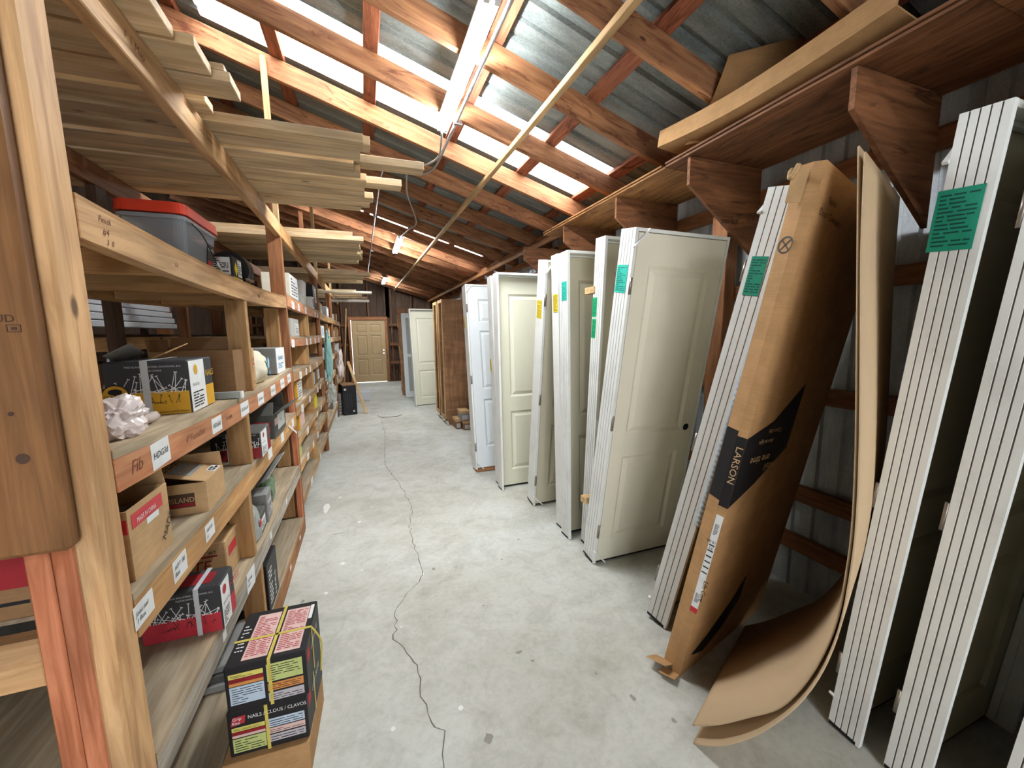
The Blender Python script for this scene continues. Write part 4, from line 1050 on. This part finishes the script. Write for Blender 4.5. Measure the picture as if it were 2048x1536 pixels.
for M_, w_ in ((face((.09, .115, .205), 'right'), .115), (R, .09)):
    decal(o, M_, w_ * .15, .135, w_ * .5, .185, REDP); text(o, M_, w_ * .45, .140, .022, 'GRIP', REDD, lift=.002); decal(o, M_, w_ * .15, .120, w_ * .9, .127, REDP); text(o, M_, w_ * .18, .085, .032, 'TITE', REDD, lift=.002, sx=.9); decal(o, M_, w_ * .18, .05, w_ * .3, .12, REDP); lines(o, M_, w_ * .15, .02, w_ * .75, .05, 3, INK, 3)
b = tag(blob('cloth_sack', plain('cream sack cloth', 'd8cfb8', .8), None, (-.60, 2.60, Z1(2.6)), (.072, .13, .098), 8.2, .22, 4, None, .3), 'small cream sack with blue print between two cartons', 'sack')
M_ = M4((0, 1, 0), (0, 0, 1), (1, 0, 0), (.077, 0, 0)); disc(b, M_, -.01, .11, .034, BLUEP, 'printed_mark', .004); disc(b, M_, -.01, .11, .012, WHITEP, 'printed_mark', .0055, 2.2); disc(b, M_, .015, .055, .016, BLUEP, 'printed_mark', .004)
o = carton('screw_carton', 'grey carton with a white end by the second post', 'carton', (-.655, 3.10, Z1(3.1)), (.22, .29, .17), CARDG, 0)
decal(o, face((.22, .29, .17), 'right'), .002, .002, .288, .168, WHITEP, 'white_label'); text(o, face((.22, .29, .17), 'right'), .05, .09, .05, 'Fasteners', BLUEP, lift=.002, sx=.9); lines(o, face((.22, .29, .17), 'right'), .05, .03, .23, .07, 3, BLUEP, 5, lift=.002)

# --- top deck: tote, tile screws, coil
Zd = lambda y: sg(1.825, .030, y) + .0008
e = tag(empty('storage_tote', (-.668, 1.94, Zd(1.94))), 'clear grey plastic tote with a red lid and wire bail on the top deck', 'tote')
def tapered(name, bx, by, tx, ty, z0, z1, r, mat, parent, n=5):
    def ring(hx, hy, z):
        out = []
        for cx, cy, a0 in ((1, 1, 0), (-1, 1, 90), (-1, -1, 180), (1, -1, 270)):
            for k in range(n + 1):
                a = math.radians(a0 + 90 * k / n); out.append((cx * (hx - r) + r * math.cos(a), cy * (hy - r) + r * math.sin(a), z))
        return out
    A = ring(bx, by, z0); B = ring(tx, ty, z1); m = len(A)
    return mesh(name, A + B, [list(range(m)), list(range(m, 2 * m))] + [[k, (k + 1) % m, m + (k + 1) % m, m + k] for k in range(m)], mat, parent)
tapered('tote_body', .078, .150, .095, .172, .0, .165, .03, TOTE, e)
tapered('contents', .070, .142, .080, .155, .004, .095, .02, TOTED, e)
tapered('rim', .100, .178, .100, .178, .150, .162, .03, TOTE, e); tapered('lid', .104, .184, .100, .180, .168, .205, .032, REDLID, e)
MT = M4((0, 1, 0), Vector((.1026, 0, 1)).normalized(), Vector((1, 0, -.1026)).normalized(), (.0786, 0, 0))
decal(e, MT, .055, .05, .125, .115, BLACKC, 'brand_label', .003); text(e, MT, .058, .09, .016, 'HandiHold', WHITEP, lift=.005); decal(e, MT, .06, .015, .105, .05, REDP, 'price_sticker', .003)
tube('wire_bail', smooth_path([(.101, -.12, .150), (.112, -.05, .12), (.108, .06, .06), (.101, .13, .03)]), .0022, BLACK, e, 6); tube('bail_grip', [(.106, .10, .045), (.103, .15, .026)], .006, WHITEP, e, 8)
o = carton('screw_carton', 'black carton with yellow base and warning diamond next to the tote', 'carton', (-.655, 2.37, Zd(2.37)), (.17, .15, .125), BLACKC, 0)
for f_, w_ in (('right', .15), ('front', .17)):
    M_ = face((.17, .15, .125), f_); decal(o, M_, .001, .001, w_ - .001, .026, YELB); 
    mesh('printed_diamond', [(w_ * .12, .065, 0), (w_ * .3, .03, 0), (w_ * .48, .065, 0), (w_ * .3, .10, 0)], [[0, 1, 2, 3]], YELB, o, M_ @ Matrix.Translation((0, 0, .0012)))
    decal(o, M_, w_ * .52, .034, w_ * .94, .115, WHITEP, 'white_label'); lines(o, M_, w_ * .55, .045, w_ * .9, .11, 7, INK, 8, lift=.002); text(o, M_, w_ * .3, .008, .014, 'Pipe strap', INK, lift=.002)
e = tag(empty('strapping_coil', (-.66, 2.60, Zd(2.6))), 'black coil of strapping standing on edge by the second post', 'coil')
def torus(name, R, r, w, mat, parent, M, n=28):
    vs = []; fs = []
    for i in range(n):
        a = 2 * math.pi * i / n
        for (rr, yy) in ((R, -w / 2), (R, w / 2), (r, w / 2), (r, -w / 2)): vs.append((rr * math.cos(a), yy, rr * math.sin(a)))
    for i in range(n):
        for k in range(4):
            p, q = i * 4 + k, i * 4 + (k + 1) % 4; p2, q2 = ((i + 1) % n) * 4 + k, ((i + 1) % n) * 4 + (k + 1) % 4; fs.append([p, q, q2, p2])
    return mesh(name, vs, fs, mat, parent, M)
for k in range(2): torus('coil_ring', .094, .055, .05, BLACK, e, Matrix.Translation((0, .0 + .056 * k, .094)) @ Matrix.Rotation(.06 * k, 4, 'X'))
box('tie', -.008, .008, -.028, .087, .04, .05, STEEL, e, .001).location.x = .082
# --- second level
Z2 = lambda y: sg(.962, .016, y) + .0008
c1 = open_carton('taped_carton', 'crumpled tan open carton with red tape by the near post', 'carton', (-.650, 1.235, Z2(1.235)), (.215, .20, .175), CARD2, {'back': (75, .10), 'left': (120, .08)}, .0, (.72, CARDG))
FR = face((.215, .20, .175), 'right'); decal(c1, FR, .015, .125, .165, .160, REDT, 'red_tape'); text(c1, FR, .035, .133, .018, 'MADE IN CHINA', WHITEP, lift=.002, sx=.7); decal(c1, FR, .08, .108, .14, .124, WHITEP, 'sticker'); text(c1, FR, .155, .025, .03, 'MADE', INK, rot=.8, lift=.002)
decal(c1, face((.215, .20, .175), 'front'), .13, .12, .213, .155, REDT, 'red_tape')
c2 = open_carton('nail_carton_open', 'brown open nail carton with a printed lid flap beside the taped carton', 'carton', (-.645, 1.64, Z2(1.64)), (.24, .185, .105), CARD2, {'right': (15, .18), 'back': (75, .06), 'left': (120, .05)}, .02, (.5, BLACKC))
F2 = face((.24, .185, .105), 'front'); decal(c2, F2, .07, .025, .205, .072, INKB); text(c2, F2, .085, .043, .024, 'TREE ISLAND', CARD2, lift=.002, sx=.85); decal(c2, F2, .072, .028, .203, .039, REDD, lift=.0015)
c15, s15 = math.cos(math.radians(15)), math.sin(math.radians(15))
M2 = M4((0, 1, 0), (-c15, 0, s15), (s15, 0, c15), (.12 + .0022 * s15, -.0925, .105 + .0022))
decal(c2, M2, .03, .055, .155, .12, CARDG, 'printed_panel'); text(c2, M2, .035, .075, .022, 'TREE ISLAND', CARD2, lift=.002, sx=.8); lines(c2, M2, .03, .12, .15, .15, 3, INKB, 3, lift=.002); decal(c2, M2, .10, .004, .165, .03, WHITEP, 'sticker'); lines(c2, M2, .105, .007, .16, .027, 2, INK, 3, lift=.002, fill=.8)
t2 = nail_carton('red and black strapped nail carton beyond the shelf divider, second level', (-.60, 2.275, Z2(2.27)), (.205, .215, .130), .02, REDD, False, seed=9, dusty=True)
strap_ring(t2, (.205, .215, .130), 'x', -.03, STRAPW, .014)
c3 = open_carton('black_carton', 'open dark carton with white and pink labels at the end of the second level', 'carton', (-.62, 2.72, Z2(2.72)), (.22, .34, .135), BLKG, {'back': (70, .10), 'right': (150, .10), 'front': (60, .08)}, 0, (.6, CARDD))
M_ = face((.22, .34, .135), 'right'); decal(c3, M_, .10, .03, .31, .12, WHITEP, 'white_label'); decal(c3, M_, .02, .07, .10, .11, PINKP, 'pink_label'); text(c3, M_, .17, .07, .03, 'No', GREENP, lift=.002)
M_ = face((.22, .34, .135), 'front'); decal(c3, M_, .12, .06, .20, .10, REDP, 'pink_label')
o = beam('zip_tie', (-.522 + .004, 3.02, .925), (-.50, 3.20, .83), .014, .002, WHITEP, None, (1, 0, 0)); tag(o, 'white plastic strap end dangling in front of the second rail', 'strap')
# --- third level
Z3 = lambda y: sg(.547, .012, y) + .0008
t3 = nail_carton('red and black nail carton with white strap low beside the near post', (-.615, 1.57, Z3(1.57)), (.225, .128, .165), -.02, REDP, False, seed=14)
strap_ring(t3, (.225, .128, .165), 'x', .045, STRAPW, .014); decal(t3, face((.225, .128, .165), 'top'), .06, .03, .19, .10, REDD, 'printed_panel')
d_ = (.19, .17, .170); o = carton('nail_carton_plain', 'tan carton with dark red lettering and red tape behind the strapped nail carton', 'carton', (-.675, 1.92, Z3(1.92)), d_, CARD2, 0)
F_ = face(d_, 'front'); text(o, F_, .02, .055, .065, 'TITE', REDD, shear=.2, lift=.002, sx=.9); text(o, F_, .07, .015, .032, 'NAILS', INK, lift=.002); text(o, F_, .09, .125, .018, 'NET WT.', INK, lift=.002); decal(o, F_, .02, .112, .16, .119, REDD)
decal(o, face(d_, 'right'), .03, .09, .13, .13, REDT, 'red_tape'); decal(o, face(d_, 'top'), .08, .02, .11, .15, PINKP, 'tape')
for k, (y, w, h_, m, lb) in enumerate(((2.26, .15, .11, BLKG, 'low black carton at the shelf divider under the second rail'), (2.42, .13, .16, CARDG, 'grey carton with loose lid past the low divider'))):
    o = carton('parts_carton', lb, 'carton', (-.62, y, Z3(y)), (.16, w, h_), m, .05)
    decal(o, face((.16, w, h_), 'right'), w * .15, h_ * .2, w * .85, h_ * .7, LILAC if k else WHITEP, 'white_label'); lines(o, face((.16, w, h_), 'right'), w * .2, h_ * .25, w * .7, h_ * .6, 4, INK, k, lift=.002)
b = tag(blob('plastic_bag', BAGC, None, (-.565, 2.16, Z3(2.16)), (.035, .075, .11), 5.7, .28, 3), 'clear plastic bag of parts standing at the low divider', 'bag')
disc(b, M4((0, 1, 0), (0, 0, 1), (1, 0, 0), (.036, 0, 0)), 0, .09, .02, REDP, 'red_mark', .002)
b = tag(blob('plastic_bag', plastic_bag('green tinted bag', '6f8a6c', .8), None, (-.60, 2.62, Z3(2.6)), (.05, .08, .13), 2.2, .3, 3), 'greenish clear bag beside the grey carton with the tilted lid', 'bag')
o = tag(beam('carton_lid', (-.60, 2.42, Z3(2.4) + .19), (-.55, 2.66, Z3(2.4) + .27), .16, .006, CARDG, None, (-.6, 0, 1)), 'grey tilted carton lid sticking up under the second rail', 'lid')
# --- bottom level
o = carton('black_carton_low', 'black carton with white lettering on the bottom shelf past the divider', 'carton', (-.60, 2.28, .1305), (.15, .22, .26), BLACKC, 0)
M_ = face((.15, .22, .26), 'right'); text(o, M_, .16, .02, .05, 'NAILS', WHITEP, rot=math.pi / 2, lift=.002); lines(o, M_, .02, .03, .09, .22, 9, WHITEP, 6, lift=.002); decal(o, face((.15, .22, .26), 'front'), .03, .05, .13, .09, PINKP)
for k in range(3): tag(link('flat_carton', cbox_mesh(.30, .26, .028, .003), BLKG if k % 2 else CARDG, None, Matrix.Translation((-.73, 1.86 + .012 * k, .1448 + .0285 * k)) @ Matrix.Rotation(.04 * k, 4, 'Z')), ('lowest', 'middle', 'top')[k] + ' of the flat dusty cartons stacked on the bottom shelf', 'carton', 'flat cartons on the bottom shelf')
# --- the strapped pair of black nail boxes in the aisle and the carton under them
o = open_carton('brown_base_carton', 'brown cardboard carton on the floor beneath the black nail boxes', 'carton', (-.385, 1.545, .0005), (.265, .29, .118), CARD, {'front': (0, .13), 'back': (0, .13)}, -.05, (.9, CARD))
D_ = (.242, .275, .168)
nb = []
for k in range(2):
    o = carton('nail_box', ('lower', 'upper')[k] + ' black nail box of the strapped pair standing in the aisle', 'box', (-.372 + .006 * k, 1.553 - .004 * k, .1235 + .1695 * k), D_, BLACKC, -.06 + .02 * k, 'strapped black nail boxes', .004)
    nb.append(o); F_ = face(D_, 'front'); R_ = face(D_, 'right')
    if k == 1:
        for (u0, v0, u1, v1, m) in ((.012, .125, .112, .142, PALEY), (.012, .110, .112, .123, REDD), (.012, .098, .112, .109, ORNG), (.012, .030, .112, .095, SKYB), (.122, .085, .230, .150, LIME), (.122, .050, .230, .078, ORNG), (.122, .012, .230, .043, LILAC)):
            decal(o, F_, u0, v0, u1, v1, m)
            if v1 - v0 > .012: lines(o, F_, u0 + .006, v0 + .003, u1 - .006, v1 - .004, max(2, int((v1 - v0) / .009)), INK, int(u0 * 999 + v0 * 99), lift=.002, fill=.25)
        for (u0, u1) in ((.045, .122), (.142, .222)):
            decal(o, face(D_, 'top'), u0, .02, u1, .245, PINKP, 'leaflet'); lines(o, face(D_, 'top'), u0 + .006, .03, u1 - .006, .235, 22, REDP, int(u0 * 1000), lift=.0018, fill=.35)
        decal(o, face(D_, 'top'), .224, .17, .236, .25, WHITEP, 'barcode_label'); lines(o, face(D_, 'top'), .012, .06, .036, .2, 8, WHITEP, 2, fill=.3)
    else:
        text(o, F_, .062, .135, .0185, 'NAILS / CLOUS / CLAVOS', WHITEP, sx=.86, lift=.002)
        mesh('red_logo', [(.010, .118, 0), (.052, .124, 0), (.056, .152, 0), (.018, .150, 0)], [[0, 1, 2, 3]], REDP, o, F_ @ Matrix.Translation((0, 0, .0012)))
        text(o, F_, .016, .138, .015, 'Grip', WHITEP, shear=.2, lift=.0022); text(o, F_, .014, .123, .015, 'Rite', WHITEP, shear=.2, lift=.0022)
        for (u0, v0, u1, v1, m) in ((.012, .095, .110, .110, PALEY), (.012, .082, .110, .093, REDD), (.012, .072, .110, .081, PINKP), (.012, .016, .110, .068, LIME), (.118, .080, .232, .112, SKYB), (.118, .055, .232, .076, PINKP), (.118, .024, .232, .050, LILAC)):
            decal(o, F_, u0, v0, u1, v1, m)
            if v1 - v0 > .012: lines(o, F_, u0 + .006, v0 + .003, u1 - .006, v1 - .004, max(2, int((v1 - v0) / .009)), INK, int(u0 * 999 + v0 * 99), lift=.002, fill=.25)
    decal(o, R_, .02, .10, .06, .14, REDP, 'red_logo'); text(o, R_, .08, .10, .03, 'GRIP RITE', WHITEP, lift=.002)
strap_ring(nb[1], D_, 'x', .01, STRAPY, .010); strap_ring(nb[1], D_, 'y', -.02, STRAPY, .010)
strap_ring(nb[0], D_, 'x', -.004, STRAPY, .010); strap_ring(nb[0], D_, 'y', -.02, STRAPY, .010)
tube('loose_strap', smooth_path([(D_[0] / 2 + .003, -.02, .165), (D_[0] / 2 + .028, -.01, .10), (D_[0] / 2 + .022, .01, .02), (D_[0] / 2 + .012, .03, -.06)]), .0035, STRAPY, nb[1], 5)
# --- goods seen left of the near post
o = carton('brown_carton', 'dark carton with red print seen left of the near post', 'carton', (-.80, 1.15, Z2(1.15)), (.28, .18, .18), CARDD, 0)
M_ = face((.28, .18, .18), 'front'); decal(o, M_, .02, .07, .27, .165, REDD); text(o, M_, .12, .085, .09, 'GT', INKB, lift=.002); lines(o, M_, .02, .03, .26, .06, 2, INK, 2)
# --- behind the rack: siding bundle and stored pieces in the gloom
e = tag(empty('siding_bundle', (-1.42, 3.05, 1.60)), 'bundle of white vinyl siding lengths seen through the rack', 'siding')
for k in range(4): box('siding_length', -.05 - .012 * k, .0 - .012 * k, -.95, .95, .045 * k, .045 * k + .038, VINYL, e, .004)
e = tag(empty('back_rack', (0, 0, 0)), 'dim second rack of rough studs behind the shelving', 'shelving')
for y in (1.6, 2.9, 4.2, 5.5, 6.8, 8.1): box('post', -1.62, -1.53, y - .045, y + .045, 0, 2.24, W_RED, e)
for z in (.6, 1.10, 1.54):
    box('rail', -1.525, -1.485, 1.2, 8.4, z - .09, z, W_TAN, e); box('shelf_board', -2.25, -1.486, 1.2, 8.4, z + .0005, z + .018, W_DARK, e)
for k, (y, w, h_, m, lb) in enumerate(((2.15, .5, .22, BLACKC, 'black bundle on the dim rear rack'), (3.5, .4, .25, CARDD, 'brown carton on the dim rear rack'), (4.8, .5, .3, CARDG, 'grey carton on the dim rear rack'))):
    carton('stored_carton', lb, 'carton', (-1.75, y, 1.1185), (.35, w, h_), m, .05)
tag(beam('white_batten', (-1.46, 3.0, 1.13), (-1.44, 3.12, 1.5), .05, .012, VINYL, None, (1, 0, 0)), 'pale slanted batten leaning in the gloom behind the brown open carton', 'batten')

# --- second bay goods
def simple(name, label, x, y, z, dims, mat, decs=(), rot=0., cat='carton', group='goods on the second bay'):
    o = carton(name, label, cat, (x, y, z), dims, mat, rot, group, .003); sx, sy, sz = dims
    for f_, u0, v0, u1, v1, m in decs:
        w = sy if f_ in ('right', 'left') else sx; decal(o, face(dims, f_), u0 * w, v0 * sz, u1 * w, v1 * sz, m, 'printed_label')
        if m in (WHITEP, VINYL): lines(o, face(dims, f_), (u0 + .1 * (u1 - u0)) * w, (v0 + .1 * (v1 - v0)) * sz, (u1 - .1 * (u1 - u0)) * w, (v1 - .1 * (v1 - v0)) * sz, 6, INK, int(y * 10), lift=.002, fill=.4)
    return o
def zb2(zt, y, s=.014): t = (y - A2) / (B2 - A2); return zt - s * 4 * t * (1 - t) + .0006
PUTTY = plain('putty grey plastic', 'b9b7b0', .5)
simple('white_carton', 'white printed carton on the top shelf of the second bay', -.64, 3.92, zb2(1.85, 3.92), (.20, .42, .20), plain('ivory carton', 'c9c4b4', .7), [('right', .03, .03, .97, .97, WHITEP)])
for k, (y, z, r, h_) in enumerate(((4.55, 0, .0, .10), (4.9, 0, .0, .10), (4.6, .1006, 0, .14))):
    e = tag(empty('plastic_tub', (-.62, y, zb2(1.85, y) + z)), ('near grey tub on the second bay top shelf', 'far grey tub on the second bay top shelf', 'grey tub stacked on the near one, second bay top shelf')[k], 'tub', 'grey tubs on the second bay'); tapered('tub_body', .075, .14, .08, .15, 0, h_ - .02, .03, PUTTY, e); tapered('tub_lid', .083, .154, .082, .152, h_ - .02, h_, .03, PUTTY, e)
simple('black_carton', 'tall black carton at the end of the second bay top shelf', -.62, 5.40, zb2(1.85, 5.4), (.18, .34, .28), BLACKC, [('right', .5, .3, .95, .9, WHITEP), ('front', .1, .2, .9, .4, DARKG)])
simple('striped_carton', 'small white carton with brown stripes before the black carton', -.575, 5.14, zb2(1.85, 5.14), (.10, .16, .13), WHITEP, [('right', .1, .1, .4, .9, REDD), ('right', .6, .1, .9, .9, CARDD)])
simple('putty_carton', 'putty coloured carton with a label on the second shelf of the second bay', -.66, 3.95, zb2(1.535, 3.95), (.20, .40, .155), PUTTY, [('right', .45, .1, .95, .75, WHITEP)])
simple('yellow_carton', 'mustard carton with green wedge, upper of the two in the second bay', -.66, 3.85, zb2(.985, 3.85, .006), (.22, .30, .17), YELP, [('right', .1, .05, .9, .95, WHITEP)])
simple('yellow_carton', 'mustard carton with green wedge, lower of the two in the second bay', -.66, 3.85, zb2(.74, 3.85, .006), (.22, .30, .155), YELP, [('right', .1, .05, .9, .95, PINKP)])
for o in [q for q in COL.objects if q.name.startswith('yellow_carton')]:
    mesh('green_wedge', [(.0, .004, 0), (.215, .004, 0), (.0, .055, 0)], [[0, 1, 2]], GREENP, o, face((.22, .30, .16), 'front') @ Matrix.Translation((0, 0, .0012)))
simple('green_carton', 'dark green carton with a pale label in the middle of the second bay', -.62, 4.86, zb2(.985, 4.86, .006), (.15, .20, .16), plain('dark green carton', '2f3f34', .6), [('right', .15, .1, .85, .9, SKYB)])
simple('brown_carton_small', 'small brown carton beside the dark green one in the second bay', -.62, 5.25, zb2(.985, 5.25, .006), (.16, .34, .18), CARDD, [('right', .3, .2, .8, .8, WHITEP)])
simple('lemon_carton', 'bright lemon carton standing on the lower second bay shelf', -.585, 4.85, zb2(.74, 4.85, .006), (.09, .16, .16), YELB, [])
simple('olive_carton', 'narrow pale carton with dark marks low by the second post', -.58, 3.62, zb2(.53, 3.62, .006), (.06, .15, .13), PALEY, [('right', .2, .1, .8, .9, LIME)])
# --- farther bays: goods standing on shelves and bags hung from posts
rnd = random.Random(5); kk = 0
words_ = ['tan', 'grey', 'white', 'brown', 'pale', 'dusty']
for a, b_, nm in ((PB[2], PB[3], 'third'), (PB[3], PB[4], 'fourth')):
    for zt, ln in ((1.83, 'top shelf'), (1.50, 'second shelf'), (1.20, 'third shelf'), (.90, 'fourth shelf'), (.60, 'fifth shelf'), (.30, 'lowest shelf')):
        for q, side in ((.25, 'near'), (.72, 'far')):
            y = a + (b_ - a) * q; t = q; m, w_ = [(CARD2, 'tan'), (CARDG, 'grey'), (WHITEP, 'white'), (CARD, 'brown'), (PUTTY, 'putty coloured')][kk % 5]; kk += 1
            dims = (.18, rnd.uniform(.25, .5), rnd.uniform(.11, .18))
            simple('shelf_carton', '%s carton at the %s end of the %s in the %s bay' % (w_, side, ln, nm), -.64, y, zt - .006 * 4 * t * (1 - t) + .0006, dims, m, [('right', .2, .2, .8, .8, WHITEP if m is not WHITEP else SKYB)], group='goods on the farther bays')
o = tag(blob('plastic_bag', BAGB, None, (-.47, 5.95, .90), (.045, .16, .36), 4.4, .25, 4), 'aqua and clear plastic sleeve hanging at the third post', 'bag')
o = tag(blob('plastic_bag', BAGC, None, (-.46, 5.95, .62), (.06, .17, .16), 9.4, .3, 4), 'clear crumpled plastic hanging under the aqua sleeve', 'bag')
o = tag(blob('plastic_bag', BAGW, None, (-.45, 8.2, .72), (.06, .22, .30), 6.4, .3, 4), 'white crumpled plastic hanging at the fourth post', 'bag')
# --- floor pieces at the far end of the rack
D2 = (.25, .40, .57); o = carton('black_carton_tall', 'tall scuffed black carton on the floor by the leaning lath', 'carton', (-.37, 8.30, .0005), D2, BLACKC, .25)
for k in range(4): decal(o, face(D2, 'front'), .05 + .035 * k, .15, .058 + .035 * k, .42, DARKG, 'scuff')
disc(o, face(D2, 'front'), .05, .50, .022, LILAC, 'round_mark'); disc(o, face(D2, 'front'), .19, .07, .02, LILAC, 'round_mark')
box('lid_edge', -.127, .127, -.202, .202, .571, .59, CARDD, o)
tag(beam('lath', (-.037, 8.10, .012), (-.33, 8.62, 1.0), .05, .022, W_PALE, None, (0, -1, 0.3)), 'pine lath leaning across the tall black carton', 'lath')
simple('white_carton', 'white carton on the floor beside the tall black carton', -.62, 7.85, .0005, (.16, .22, .38), WHITEP, [('right', .2, .2, .8, .6, SKYB)], group='floor cartons')
simple('grey_carton', 'grey carton with white edge against the tall black carton', -.53, 8.36, .0005, (.10, .30, .42), CARDG, [('front', .6, .02, .95, .98, WHITEP)], group='floor cartons')
simple('white_flat_carton', 'low white box on the floor beyond the leaning lath', -.09, 9.95, .0005, (.30, .36, .20), VINYL, [], group='floor cartons')
tag(tube('bent_wire', [(.165, 7.80, .006), (.235, 7.58, .006), (.52, 7.60, .006), (.60, 7.72, .006)], .006, STEEL, None, 6), 'bent wire lying on the concrete in the middle of the aisle', 'wire')
tag(beam('plank', (-.62, 12.6, .012), (-.45, 12.9, 2.3), .14, .03, W_TAN, None, (1, 0, 0)), 'old plank leaning beside the end wall door', 'plank')
tag(beam('pine_block', (1.345, 2.262, .395), (1.42, 2.262, .395), .060, .045, W_PALE, None), 'little pine block wedged between jambs near the floor', 'block')
tag(beam('pine_block', (1.435, 2.36, 1.812), (1.50, 2.36, 1.812), .12, .045, W_PALE, None), 'little pine spacer block high between the green and teal ticketed doors', 'block')
